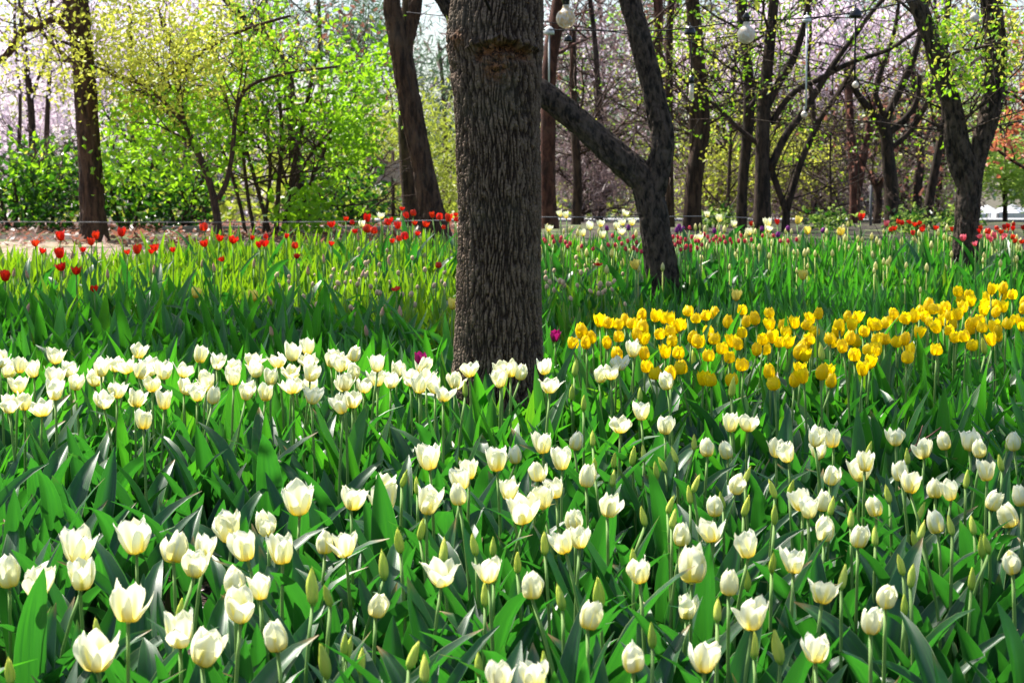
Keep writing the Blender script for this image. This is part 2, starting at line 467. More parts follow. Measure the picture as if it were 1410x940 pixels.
PET = {}
def petal_meshes(shape, matname):
    key = (shape, matname)
    if key not in PET:
        PET[key] = [[], []]
        for inner in (0, 1):
            for s in range(6):
                V, F, U = petal_geo(shape, 0.0, 17 * s + 5 * inner + len(shape), bool(inner))
                PET[key][inner].append(mesh('petal', V, F, M[matname], U))
    return PET[key]
FLOW = {}
def flower_mesh(shape, matname, seed, nu=8, nv=5):
    """whole flower as one joined surface"""
    key = (shape, matname, seed)
    if key not in FLOW:
        G = Geo(); rg = np.random.default_rng(seed + 900)
        a0 = rg.uniform(0, 6)
        Vc, Fc = centre_geo(); G.add(Vc, Fc, np.zeros((len(Vc), 2)))
        for k in range(6):
            V, F, U = petal_geo(shape, a0 + k * math.pi / 3 + rg.normal(0, .07), seed * 7 + k, k % 2 == 0, nu, nv)
            G.add(V, F, U)
        FLOW[key] = G.build('flower', M[matname])
    return FLOW[key]
V, F = centre_geo()
CENTRE = mesh('flower', V, F, M['pistil'])

STEM = []
for s in range(6):
    rg = np.random.default_rng(s)
    bx, by = rg.normal(0, .014, 2)
    t = np.linspace(0, 1, 8)
    V, F = tube(np.stack([bx * np.sin(np.pi * t), by * np.sin(np.pi * t), t], 1), np.linspace(.0042, .0032, 8), 6)
    STEM.append(mesh('stem', V, F, M['stem']))

def leaf_geo(seed, nu=11, nv=7, L=None, Wd=None, a1=None, upright=False):
    rg = np.random.default_rng(seed + 400)
    L = L or rg.uniform(.27, .41); Wd = Wd or rg.uniform(.025, .043)
    a0 = rg.uniform(.02, .16) if upright else rg.uniform(.04, .30)
    a1 = a1 if a1 is not None else (rg.uniform(.1, .8) if upright else rg.choice([rg.uniform(.25, .8), rg.uniform(.7, 1.4), rg.uniform(1.3, 2.3)], p=[.62, .27, .11]))
    t = np.linspace(0, 1, nu)
    a = a0 + (a1 - a0) * t ** rg.uniform(1.5, 3.0)
    ds = L / (nu - 1)
    cx = np.concatenate([[0], np.cumsum(np.sin(.5 * (a[1:] + a[:-1])) * ds)])
    cz = np.concatenate([[0], np.cumsum(np.cos(.5 * (a[1:] + a[:-1])) * ds)])
    w = Wd * (np.sin(np.pi * np.clip(t, 0, 1) ** .72) ** .75 * .92 + .30 * (1 - t) ** 2)
    w[-1] = .0008
    fold = (1.15 * (1 - t) ** 1.3 + rg.uniform(.12, .5))
    tw = rg.normal(0, .5) * t
    v = np.linspace(-1, 1, nv)
    wave = rg.uniform(.001, .006); ph = rg.uniform(0, 6, 2); fr = rg.uniform(6, 12)
    side = v[None, :] * w[:, None] * np.cos(fold)[:, None]
    up = np.abs(v)[None, :] ** 1.3 * w[:, None] * np.sin(fold)[:, None]
    up = up + wave * np.abs(v)[None, :] * np.sin(fr * t[:, None] + ph[0] + (v[None, :] > 0) * ph[1]) * np.sin(np.pi * t)[:, None]
    s2 = side * np.cos(tw)[:, None] - up * np.sin(tw)[:, None]
    u2 = side * np.sin(tw)[:, None] + up * np.cos(tw)[:, None]
    # normal that points up and inward (towards the plant's axis)
    nx, nz_ = -np.cos(a), np.sin(a)
    V = np.stack([cx[:, None] + u2 * nx[:, None], s2 + .012 * np.sin(ph[0]) * t[:, None] ** 2, cz[:, None] + u2 * nz_[:, None]], -1).reshape(-1, 3)
    U = np.stack([np.repeat(t, nv), np.tile((v + 1) / 2, nu)], 1)
    return V, grid_faces(nu, nv), U
LEAF = []
for s in range(26):
    V, F, U = leaf_geo(s)
    LEAF.append(mesh('leaf', V, F, M['leaf'], U))
BUDS = {'bud': [], 'green_bud': [], 'pink_bud': []}
for k in BUDS:
    for s in range(4):
        G = Geo(); V, F = centre_geo(); G.add(V, F)
        for j in range(3):
            G.add(*petal_geo('bud', j * 2.094 + s, s * 3 + j, False, 9, 7))
        for j in range(3):
            G.add(*petal_geo('bud', j * 2.094 + 1.05 + s, s * 3 + j, True, 9, 7))
        BUDS[k].append(G.build('bud', M[k]))

TRUNKS = [(0.0, 6.15, .17), (None, None, 0)]    # keep leaves out of the trunks
def add_leaves(root, n, hs=1.0, z0=.0):
    a0 = random.uniform(0, 6.28)
    for k in range(n):
        put('leaf', random.choice(LEAF), root, (0, 0, z0 + random.uniform(0, .03)), (random.gauss(0, .07), random.gauss(0, .07), a0 + k * 2.3 + random.gauss(0, .35)),
            hs * random.uniform(.85, 1.2))

NOMW = {'egg': .054, 'cup': .061, 'open': .066, 'wide': .091, 'flat': .115, 'bud': .0255}
def tulip(name, px, py, wpx, shape, matname, label, group, hf=.42, leaves=2, detail=False, lo=.75, hi=1.35, hs=1.0, h_off=0.022):
    """a tulip whose flower head stands where the photo shows it"""
    hh = hf + random.gauss(0, .022)
    p = on_bed(px, py, hh)
    d = math.hypot(p[0], p[1])
    sc = float(np.clip(wpx / F0 * d / NOMW[shape], lo, hi))
    gz = float(g(p[1]))
    root = thing(name, (p[0], p[1], gz), label, 'tulip', group)
    top = p[2] - gz - h_off * sc
    put('stem', random.choice(STEM), root, (0, 0, 0), (0, 0, random.uniform(0, 6)), (1, 1, top))
    tilt = (random.gauss(0, .17), random.gauss(0, .17), random.uniform(0, 6.28))
    if shape == 'bud':
        put('bud', random.choice(BUDS[matname]), root, (0, 0, top), tilt, sc)
    elif detail:
        fl = put('flower', CENTRE, root, (0, 0, top), tilt, sc)
        pm = petal_meshes(shape, matname)
        for k in range(6):
            inner = k % 2
            put('petal', random.choice(pm[inner]), fl, (0, 0, 0), (random.gauss(0, .05), random.gauss(0, .06) + (random.uniform(.15, .42) if random.random() < .09 else 0), k * math.pi / 3 + random.gauss(0, .09)), (random.uniform(.93, 1.07), random.uniform(.92, 1.06), random.uniform(.92, 1.07)))
    else:
        put('flower', flower_mesh(shape, matname, random.randrange(8)), root, (0, 0, top), tilt, sc)
    if leaves: add_leaves(root, leaves, hs)
    return root

def pct(px, py): return f'{round(px / 14.1)}% across, {round((940 - py) / 9.4)}% up'
Z = 480 / 1327.0
def rows(s, ox, oy):
    for q in s.replace('\n', ' ').split(';'):
        f = q.split()
        if len(f) >= 2:
            w = float(f[2]) if len(f) > 2 else 40.0
            yield ox + float(f[0]) * Z, oy + float(f[1]) * Z, w * Z, (f[3] if len(f) > 3 else '')

# flower heads as they stand in the photograph: x y width state (o open, w wide, c closed, b bud, g green bud)
FG = [((0, 600), '''35 535 95 c;143 575 115 o;295 440 130 o;310 545 118 o;520 405 130 o;487 660 140 o;660 440 95 c;775 440 90 o;740 500 105 o;880 365 115 o;943 435 110 o;1020 343 75 c;
1075 450 110 o;1140 260 125 o;1237 420 62 c;1190 585 62 b;1258 610 35 g;895 570 90 c;993 590 95 o;915 665 125 o;1057 775 100 c;685 755 130 o;768 825 140 o;365 840 155 o;680 665 32 b;370 745 28 b;40 895 50 b;1245 865 60 g;1310 800 30 g'''),
((460, 600), '''65 250 130 w;185 190 75 o;190 260 110 o;365 95 100 o;350 262 105 o;45 425 95 o;515 140 65 o;487 175 85 o;478 235 55 c;318 195 25 b;258 165 18 g;620 105 90 o;692 82 52 c;795 40 80 o;868 100 85 o;775 145 62 c;
665 215 80 o;722 292 115 o;795 250 90 o;848 210 72 o;960 165 70 c;1040 280 85 o;327 360 38 b;252 400 48 b;192 500 50 b;415 445 45 b;540 420 38 b;605 428 32 g;803 415 40 b;698 485 38 b;408 535 145 w;590 525 85 o;575 610 42 b;608 525 40 g;
753 585 70 c;158 655 65 c;870 620 45 g;1010 605 60 b;918 330 52 c;883 415 75 o;935 400 80 o;965 700 88 c;1140 860 90 c;1165 530 90 o;1212 765 45 g;1140 470 30 b;1185 310 35 b;1270 265 18 b;1285 320 25 b;45 815 35 g;100 865 45 b;285 840 50 b;345 895 50 b;
552 875 40 g;635 935 90 o;765 925 110 o;803 875 40 g;915 30 38 c;985 15 28 b;1135 80 35 b;1180 70 25 b;1063 95 25 b;1058 165 30 b;990 115 20 b;1230 135 30 g;1263 110 22 b;1305 75 18 b'''),
((930, 600), '''20 390 65 c;140 375 75 o;278 432 95 o;62 510 118 c;450 490 95 o;203 573 66 c;43 665 92 o;293 695 120 o;557 605 130 w;743 710 78 c;800 615 65 c;110 860 115 o;533 825 88 o;228 193 62 c;150 280 65 c;122 55 58 c;200 62 52 c;72 30 22 b;383 58 70 o;432 75 62 o;
530 15 55 o;547 62 72 o;602 20 60 o;720 110 60 o;702 140 90 o;590 158 48 c;485 255 80 o;505 285 60 o;555 260 42 c;588 272 28 b;567 365 75 c;765 280 58 c;695 393 52 c;816 225 32 b;860 145 45 c;893 190 72 o;947 60 72 o;990 210 55 c;1050 220 58 o;1030 30 55 c;1120 30 80 o;1163 58 35 c;
840 15 70 w;885 80 25 b;1105 170 28 b;1187 145 75 o;1245 105 30 b;1265 30 25 b;1290 30 60 c;1198 253 62 c;1280 313 78 c;1000 340 70 c;1055 345 35 b;1138 345 32 b;1170 425 40 g;1195 415 35 g;925 290 25 b;930 365 30 b;920 400 35 g;762 388 30 b;1285 487 62 c;668 320 20 b;
868 495 25 b;895 540 40 b;632 545 42 b;872 650 32 g;1127 550 38 g;367 488 35 g;275 550 40 g;160 670 42 b;300 800 50 b;400 810 60 b;260 270 38 b;183 250 24 g;263 150 30 b;68 185 32 b;57 230 28 b;380 205 28 b;433 200 24 g;377 305 34 g;730 55 28 b;1320 240 30 c''')]
BAND = [((0, 280), '''30 640 80;75 625 60;130 640 70;210 590 100 w;70 700 85;35 775 95;95 765 60;160 785 115 w;210 720 90;210 670 85;265 640 60;285 690 65;385 635 80;435 620 60;490 625 60;525 570 85 w;560 630 80;530 645 40;625 645 80;695 640 65;360 675 100 w;395 755 110 w;445 720 75;515 750 95 w;580 695 95 w;545 835 80;
625 760 80;700 705 75;750 730 65;785 670 50 c;795 690 60;810 740 55 c;760 585 70;825 610 65;885 640 75;890 670 70;960 605 55;975 640 70;1060 605 90 w;1110 575 80;1170 555 65;1175 605 80;1030 670 60;935 725 75;1010 730 75;1110 650 70;1180 655 75;1115 700 75;1190 695 65;1185 740 65;1260 600 75;1300 615 55;1310 690 60;1310 765 60;-2 600 30'''),
((460, 280), '''10 600 45;28 620 55;70 580 48 c;80 645 45 c;165 620 65;42 690 60;115 700 85 w;35 775 55;70 755 55;165 675 55;215 680 65;235 640 50;290 670 65;330 625 55;350 670 70;325 700 40;385 700 50;415 730 60;460 685 65;515 640 90 w;635 675 80;640 640 60;672 640 50;708 650 48 c;802 630 55;822 700 60;1010 660 60;1055 650 70;1085 615 55;1140 565 68;
500 710 25 b;915 628 32 b;1270 685 38 c;903 725 28 b;950 765 22 b;1165 730 25 b;1170 800 75;1090 850 85;1260 855 68'''),
((930, 280), '''210 845 70;272 845 70 w''')]
YEL = [((930, 280), '''47 412 42;80 440 38;115 430 42;152 425 46;15 470 40;198 457 46;255 408 38;267 455 36;308 443 48;360 420 38;125 490 40;150 518 42;85 530 60;60 515 40;255 495 35;180 555 48;215 530 44;245 540 42;205 588 36;125 583 44;15 570 38;30 630 50;67 590 22 b;105 675 42;137 675 36;217 675 40;213 703 28 b;257 618 58;310 562 38;333 520 52;370 515 52;355 555 40;363 467 52;410 465 40;455 460 44;425 490 38;427 535 40;395 530 40;362 647 52;378 690 48;
465 570 60;490 585 40;490 540 40;515 520 40;525 490 48;495 465 42;515 445 50;542 425 38;475 640 52;452 680 46;490 665 30;553 650 56;575 645 44;592 682 50;560 570 28 b;590 517 30;610 530 36;620 487 56;655 437 38;690 440 40;670 470 44;625 465 50;715 490 48;750 468 46;665 520 50;690 530 46;640 550 44;682 580 56;755 565 56;770 560 44;730 560 36;740 610 44;713 637 58;765 520 38;800 520 50;780 522;840 530 50;870 522 36;775 465 36;805 458 52;835 432 48;870 438 52;905 437 52;922 498 48;895 565 46;880 590 40;995 560 52;960 395 48;930 415 36;985 405 36;965 452 44;955 432 40;1000 475 56;
1020 450 40;1030 395 40;1015 412 30;1045 430 36;1078 337 44;1085 370 40;1115 350 38;1127 378 36;1098 400 38;1078 427 44;1065 462 44;1045 485 40;1062 512 44;1107 507 38;1125 475 56;1145 455 40;1160 445 40;1165 475 30;1127 542 36;1180 545 28 b;1208 525 36;1228 510 40;1215 475 36;1220 490 40;1170 415 40;1180 393 40;1178 365 34;1200 332 42;1245 327 40;1215 418 36;1220 388 30;1248 400 36;1245 355 36;1283 350 42;1258 460 42;1298 445 44;1320 405 36;1318 470 38;1325 380 24'''),
((460, 280), '''910 535 52;945 495 56;985 515 46;962 535 40;1012 453 36;1040 458 34;1077 463 44;1107 450 42;1132 460 34;1168 430 44;1165 455 50;1170 480 54;1155 505;1180 522 40;1085 510 46;1042 535 40;1080 582 52;1182 578 42;1192 625 50;1225 652 44;1222 435 40;1258 442 34;1285 445 34;1245 500 46;1275 490 36;1297 478 40;1262 572 44;1305 572 40;1285 527 42;1282 655 50;1310 630 40;1320 465 30''')]
PALE = [((930, 280), '485 278 20;230 355 22'), ((460, 280), '450 388 22;1150 238 18'), ((0, 280), '742 345 36;965 357 26'), ((930, 280), '463 68 24;503 108 22;628 112 26')]
RED = [((0, 280), '''135 155 38;160 183 32;232 130 38;230 195 42;237 245 48 w;290 260 48 w;360 327 40 w;20 282 42;365 127 32;348 150 30;317 178 22;463 115 36;487 187 22;522 180 38;590 172 42;575 185 26;660 178 30;777 92 34;782 155 42 w;835 135 38;885 142 44;850 213 30;1015 127 22;1008 155 40;988 160 26;1123 162 28;1130 203 26;1262 83 36;1318 60 18;958 133 14;1090 127 16;1260 155 14'''),
((460, 280), '''45 60 18;70 73 20;80 108 26;125 60 34;122 98 34;152 105 30;205 72 28;220 64 26;242 88 30;258 22 24;280 48 26;303 38 26;307 77 24;348 83 34;375 47 24;402 52 28;435 60 32;462 45 24;465 62 20;417 92 18;222 145 26;272 126 32;248 135 24;318 117 20;237 323 44 f;398 237 26;1005 230 36 f'''),
((930, 280), '''388 73 22;705 55 28;290 80 14;845 72 20;862 75 20;835 97 22;820 100 18;895 72 14;910 82 18;928 78 18;945 90 18;938 102 18;990 95 18;905 115 18;1053 100 12;1160 108 20;1190 108 24;1165 95 16;1225 95 18;1250 92 18;1265 100 18;1288 80 16;1285 98 18;1280 130 20;1240 110 16;1265 88 16;1325 95 14;1320 148 16;1290 145 18''')]
PINK = [((930, 280), '803 80 24;1095 135 26;1143 155 24;1188 130 20;1215 125 26;1255 125 22;1200 140 20;1240 135 18;1160 128 18')]
WFAR = [((460, 280), '975 90 32;1015 80 34;1075 90 28;1100 75 24;1095 110 32;1135 75 30;948 115 26;1020 123 26;862 42 24;885 48 20;815 97 24;1105 40 20;178 50 22;105 82 22'),
        ((930, 280), '170 60 30;222 82 26;122 45 18;352 78 36;350 100 36;92 132 12;282 112 12')]
CRIM = [((460, 280), '785 165;805 147;820 165;837 148;862 145;880 150;900 155;862 133;832 130;800 140;940 165;985 175;890 165;1045 160;1070 160;1095 155;1118 145;1140 130;1150 150;1140 170;1112 175;1155 180;1290 130;1300 160;1320 135;1310 150;1290 150;1170 185;1060 125;1085 135'),
        ((930, 280), '55 95;10 130;20 150;40 140;60 130;75 145;40 165;60 165;90 145;110 120;125 130;130 145;155 130;158 150;185 130;210 140;215 150;250 125;265 145;60 180;85 172;20 178;35 172;190 150;330 125;400 145;430 145;460 140;375 125;100 160;145 140;290 140;240 145;172 140')]
MAG = [((460, 280), '840 512 46;327 598 20')]
PURP = [((930, 280), '428 98 16;390 122 18;560 105 12;25 100 14;15 95 12;10 110 12;150 108 12;330 100 10'), ((460, 280), '1305 105 14;1315 92 12;1040 98 14;1120 95 12')]

SH = {'o': 'open', 'w': 'wide', 'c': 'egg', '': 'open', 'f': 'flat', 'b': 'bud', 'g': 'bud'}
LOOK = {'o': 'half open', 'w': 'wide open', 'c': 'closed egg shaped', '': 'half open', 'f': 'flat open'}
PLACED = []
for (ox, oy), s in FG:
    for px, py, w, st in rows(s, ox, oy):
        if st in 'bg' and st:
            col = 'yellow' if st == 'b' else 'green'
            tulip('tulip_bud', px, py, w, 'bud', 'bud' if st == 'b' else 'green_bud', f'slim closed {col} tulip bud among leaves, {pct(px, py)} the photo', 'closed buds among the front white tulips', hf=.40 if py < 850 else .38, leaves=2, lo=.7, hi=1.35)
        else:
            big = 'large ' if w > 42 else 'small ' if w < 21 else ''
            tulip('white_tulip', px, py, w, SH[st], 'white', f'{big}{LOOK[st]} cream tulip in the loose front bed, {pct(px, py)}', 'white tulips in the loose front bed', detail=True, leaves=3, lo=.66, hi=1.3)
for (ox, oy), s in BAND:
    for px, py, w, st in rows(s, ox, oy):
        if st == 'b':
            tulip('tulip_bud', px, py, w, 'bud', 'green_bud', f'small green tulip bud by the white row, {pct(px, py)}', 'closed buds by the white row')
            continue
        w *= .87
        if st == '': st = random.choice('ooow')
        where = 'in front of the thick trunk' if 620 < px < 750 else 'in the packed row left of trunk' if px <= 620 else 'between trunk and yellow patch'
        tulip('white_tulip', px, py, w, SH[st], 'white', f'{LOOK[st]} white tulip {where}, {pct(px, py)}', 'white tulips in the packed row', hf=.45, detail=True, leaves=2, lo=.7, hi=1.3)
for (ox, oy), s in YEL:
    for px, py, w, st in rows(s, ox, oy):
        if st == 'b':
            tulip('tulip_bud', px, py, w, 'bud', 'bud', f'plump yellow green bud in the yellow patch, {pct(px, py)}', 'buds in the yellow patch', hf=.42, lo=1.0, hi=1.7)
            continue
        tulip('yellow_tulip', px, py, w * .93, random.choice(['egg', 'cup', 'cup', 'open']), 'yellow', f'golden yellow tulip in the yellow patch behind the whites, {pct(px, py)}', 'yellow tulips in the right hand patch', hf=.44, leaves=2, lo=.66, hi=1.2)
for (ox, oy), s in PALE:
    for px, py, w, st in rows(s, ox, oy):
        tulip('yellow_tulip', px, py, w, 'open', 'pale_yellow', f'lone pale yellow tulip among green leaves, {pct(px, py)}', 'stray yellow tulips', hf=.40, leaves=1, lo=.7)
def many(data, name, mat, text, group, shapes, hf=.42, leaves=1, wmin=0, uniq=True, **kw):
    for (ox, oy), s in data:
        for px, py, w, st in rows(s, ox, oy):
            sh = SH[st] if st else random.choice(shapes)
            lab = f'{text}, {pct(px, py)}' if uniq else text
            tulip(name, px, py, max(w, wmin), sh, mat, lab, group, hf=hf, leaves=leaves, **kw)
many(RED, 'red_tulip', 'red', 'scarlet tulip standing over green buds', 'scattered scarlet tulips', ['open', 'open', 'wide', 'wide', 'cup'], hf=.44, lo=.4)
many(PINK, 'pink_tulip', 'pink', 'pink tulip by the forked tree at the back', 'pink tulips beside the forked tree', ['wide', 'open'], lo=.4)
many(WFAR, 'white_tulip', 'white', 'far white tulip at the back of the bed', 'far white tulips', ['wide', 'open'], lo=.6)
CR = [((ox, oy), ';'.join(f'{a.split()[0]} {a.split()[1]} {random.uniform(10.5, 14.5):.1f}' for a in s.split(';'))) for (ox, oy), s in CRIM]
many(CR, 'crimson_tulip', 'crimson', 'little crimson tulip with pale rims in the far red row', 'little crimson tulips in the far row', ['egg'], uniq=False, lo=.35)
many(MAG, 'magenta_tulip', 'magenta', 'magenta tulip beside the thick trunk', 'magenta tulips', ['open'], hf=.40, lo=.6)
many(PURP, 'purple_tulip', 'purple', 'little purple tulip far back in the bed', 'little purple tulips', ['egg'], lo=.5)
# ------------------------------------------------------------------ flowerless tulip plants and the mass of leaves behind them
def in_trunk(x, y):
    return (x - .0) ** 2 + (y - 6.17) ** 2 < .19 ** 2 or (x - .745) ** 2 + (y - 9.95) ** 2 < .11 ** 2 or (x - 2.55) ** 2 + (y - 11.1) ** 2 < .12 ** 2
flow_xy = np.array([(o.location.x, o.location.y) for o in C.objects if o.get('category') == 'tulip'])
pts = []
tries = 0
while len(pts) < 300 and tries < 40000:
    tries += 1
    y = 2.95 + (5.35 - 2.95) * random.random() ** .8
    x = random.uniform(-1, 1) * (.257 * y + .10)
    if x < -.35 and y < 4.6 and random.random() < .55: continue
    if in_trunk(x, y): continue
    if any((x - a) ** 2 + (y - b) ** 2 < .078 ** 2 for a, b in pts): continue
    if np.min((flow_xy[:, 0] - x) ** 2 + (flow_xy[:, 1] - y) ** 2) < .045 ** 2: continue
    pts.append((x, y))
for x, y in pts:
    r = thing('leafy_tulip_plant', (x, y, float(g(y)) - .01), 'flowerless tulip plant of broad green leaves between the front white tulips', 'plant', 'leafy tulip plants without a flower in the front bed')
    add_leaves(r, random.choice([3, 3, 4]), random.uniform(.8, 1.1))

def edge_y(x, y):
    px = W0 / 2 + F0 * x / np.maximum(y, .5)
    return np.interp(px, [-400, 0, 270, 420, 640, 1000, 1410, 1800], [10.6, 11.2, 12.1, 12.5, 12.7, 12.6, 12.2, 12.0])
TM = [leaf_geo(100 + s, 8, 5) for s in range(30)]
TU = [leaf_geo(200 + s, 8, 5, upright=True, Wd=random.uniform(.012, .023), L=random.uniform(.20, .30)) for s in range(30)]
G = Geo()
BG = Geo()
SG = Geo()
def scatter_leaf(Gx, tmpl, x, y, z, sc, yaw, tilt, val):
    V, F, U = tmpl
    c, s = math.cos(yaw), math.sin(yaw)
    Vx = V * sc
    ct, st = math.cos(tilt), math.sin(tilt)
    X1 = Vx[:, 0] * ct + Vx[:, 2] * st; Z1 = -Vx[:, 0] * st + Vx[:, 2] * ct
    Gx.add(np.stack([x + X1 * c - Vx[:, 1] * s, y + X1 * s + Vx[:, 1] * c, z + Z1], 1), F, U, val)
def mass(n, y0, y1, inframe_from):
    k = 0
    while k < n:
        y = math.sqrt(random.uniform(y0 * y0, y1 * y1))
        x = random.uniform(-1, 1) * (.257 * y + 1.1)
        k += 1
        if y > edge_y(x, y) or in_trunk(x, y): continue
        if y < inframe_from and abs(x) < .257 * y + .16: continue
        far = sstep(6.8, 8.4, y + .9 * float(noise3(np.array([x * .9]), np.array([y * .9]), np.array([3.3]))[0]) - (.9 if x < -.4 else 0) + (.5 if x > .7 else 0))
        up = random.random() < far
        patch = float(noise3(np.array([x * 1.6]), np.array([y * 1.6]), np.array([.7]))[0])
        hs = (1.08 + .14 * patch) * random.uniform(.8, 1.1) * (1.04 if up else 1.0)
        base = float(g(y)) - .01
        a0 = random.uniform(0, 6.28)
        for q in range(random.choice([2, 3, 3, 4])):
            sun_tone = (.92 if x < -.05 else .30 if x > .6 else .6) if up else .20  # sunlit yellow-green painted into the far left leaves, darker tones elsewhere
            val = float(np.clip(sun_tone + random.gauss(0, .18) + .25 * patch, 0, 1))
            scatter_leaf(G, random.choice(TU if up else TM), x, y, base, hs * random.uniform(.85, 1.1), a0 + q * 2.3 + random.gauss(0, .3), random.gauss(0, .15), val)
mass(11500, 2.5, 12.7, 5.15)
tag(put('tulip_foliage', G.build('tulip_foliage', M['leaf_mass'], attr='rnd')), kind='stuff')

# beige buds in their hundreds at the far right: nobody could count them
def bud_geo():
    G2 = Geo(); V, F = tube([(0, 0, 0), (0, 0, .01), (0, 0, .03), (0, 0, .048)], [.004, .0115, .0105, .002], 6)
    return V, F, np.stack([np.clip(V[:, 2] / .05, 0, 1), np.full(len(V), .4)], 1)
def stem_geo(h):
    V, F = tube([(0, 0, 0), (0, 0, h)], [.0035, .003], 4)
    return V, F
BV, BF, BU = bud_geo()
for _ in range(320):
    px = random.uniform(740, 1480); py = random.uniform(306, 372) if random.random() < .8 else random.uniform(306, 400)
    if random.random() < (py - 306) / 110: continue
    h = random.uniform(.29, .36)
    p = on_bed(px, py, h)
    if p[1] > edge_y(p[0], p[1]) or in_trunk(p[0], p[1]): continue
    t = random.gauss(0, .15)
    BG.add(BV * random.uniform(.6, 1.0) @ np.array(Matrix.Rotation(t, 3, 'X')) + p - np.array([0, 0, .02]), BF, BU)
    V, F = stem_geo(h - .02); BG.add(V + np.array([p[0], p[1], p[2] - h]), F, np.zeros((len(V), 2)))
tag(put('far_tulip_buds', BG.build('far_tulip_buds', M['beige_bud'])), kind='stuff')

# bare seed heads on stalks after the petals fell
PODS = []
for s in range(4):
    G2 = Geo(); rg = np.random.default_rng(s)
    V, F = tube([(0, 0, -.006), (0, 0, 0), (0, 0, .008), (0, 0, .018), (0, 0, .025), (0, 0, .029)], np.array([.0045, .009, .0125, .0115, .0085, .002]) * rg.uniform(.9, 1.1), 8, .06, s)
    PODS.append(mesh('pod', V, F, M['pod']))
npod = 0
while npod < 95:
    if random.random() < .72:
        px, py = random.uniform(380, 632), random.triangular(338, 440, 372)
        if py < 338 + (px < 430) * 20: continue
    else:
        px, py = random.uniform(744, 872), random.triangular(345, 425, 375)
    h = random.uniform(.27, .33)
    p = on_bed(px, py, h)
    if in_trunk(p[0], p[1]): continue
    side = 'left' if px < 640 else 'right'
    r = thing('tulip_seed_head', (p[0], p[1], float(g(p[1]))), f'bare brown tulip seed head on a stalk, {side} of the thick trunk', 'seed head', f'bare tulip seed heads {side} of the trunk')
    put('stem', random.choice(STEM), r, (0, 0, 0), (0, 0, random.uniform(0, 6)), (.9, .9, h - .01))
    put('pod', random.choice(PODS), r, (0, 0, h - .012), (random.gauss(0, .25), random.gauss(0, .25), 0), random.uniform(.62, .9))
    npod += 1
# pinkish buds in the grassy left part
for s in range(4):
    G2 = Geo(); V, F = centre_geo(); G2.add(V, F)
    for j in range(3):
        G2.add(*petal_geo('bud', j * 2.094 + s, s * 3 + j, False, 8, 5)); G2.add(*petal_geo('bud', j * 2.094 + 1.05 + s, s * 3 + j, True, 8, 5))
    BUDS['pink_bud'].append(G2.build('bud', M['pink_bud']))
for _ in range(22):
    px = random.uniform(0, 560); py = random.triangular(318, 500, 350)
    if py < 355 - px * .08: py += 30
    tulip('tulip_bud', px, py, 7.5, 'bud', 'pink_bud', 'small closed dusky pink tulip bud in the grassy left part', 'dusky pink buds in the left part of the bed', hf=.34, leaves=1, lo=.6, hi=.85)

# chips and fallen petals on the soil
def flat_cards(n, y0, y1, s0, s1, lift):
    q = np.random.default_rng(3 + n)
    y = np.sqrt(q.uniform(y0 * y0, y1 * y1, n)); x = q.uniform(-1, 1, n) * (.257 * y + .7)
    z = g(y) + lift + q.uniform(0, .012, n)
    a = q.uniform(0, 6.28, n); L = q.uniform(s0, s1, n); Wd = L * q.uniform(.3, .8, n)
    e1 = np.stack([np.cos(a), np.sin(a), q.normal(0, .3, n)], 1) * L[:, None]; e2 = np.stack([-np.sin(a), np.cos(a), q.normal(0, .3, n)], 1) * Wd[:, None]
    c = np.stack([x, y, z], 1)
    V = np.stack([c - e1, c - e2 * .8 + e1 * .1, c + e1, c + e2], 1).reshape(-1, 3)
    return V, np.arange(4 * n).reshape(n, 4), np.repeat(q.uniform(0, 1, n), 4)
V, F, A = flat_cards(16000, 3.2, 8.0, .006, .022, .012)
tag(put('mulch', mesh('mulch', V, F, M['mulch_chip'], np.zeros((len(V), 2)), False, attr={'rnd': A})), kind='stuff')
V, F, A = flat_cards(3500, 3.2, 8.0, .004, .009, .022)
tag(put('fallen_petals', mesh('fallen_petals', V, F, M['fallen_petal'], np.zeros((len(V), 2)), False, attr={'rnd': A})), kind='stuff')

q = np.random.default_rng(41)
n = 5200
y = q.uniform(14.7, 19.5, n); x = q.uniform(-7.5, .2, n)
c = np.stack([x, y, g(y) + .012 + q.uniform(0, .03, n)], 1)
a = q.uniform(0, 6.28, n); L = q.uniform(.018, .045, n); Wd = L * q.uniform(.35, .7, n)
e1 = np.stack([np.cos(a), np.sin(a), q.normal(0, .5, n)], 1) * L[:, None]; e2 = np.stack([-np.sin(a), np.cos(a), q.normal(0, .5, n)], 1) * Wd[:, None]
V = np.stack([c - e1, c - e2 * .8, c + e1, c + e2], 1).reshape(-1, 3)
V[:, 2] = np.maximum(V[:, 2], g(V[:, 1]) + .006)
tag(put('fallen_leaves', mesh('fallen_leaves', V, np.arange(4 * n).reshape(n, 4), M['rust_leaf'], np.zeros((4 * n, 2)), False, attr={'rnd': np.repeat(q.uniform(0, 1, n), 4)})), kind='stuff')
# ------------------------------------------------------------------ trees
def down_to_ground(pts, rad, flare=1.25, below=.15):
    """carry a stem on to the ground below its lowest point (stems are listed from the base up)"""
    p0, p1 = np.array(pts[0]), np.array(pts[1])
    gz = float(g(p0[1]))
    if p0[2] > gz - below:
        d = p0 - p1; d = d / np.linalg.norm(d); d[2] = min(d[2], -.6)
        k = (p0[2] - gz + below) / -d[2]
        k = min(k, 1.5)
        return [p0 + d * k] + list(pts), [rad[0] * flare] + list(rad)
    return list(pts), list(rad)

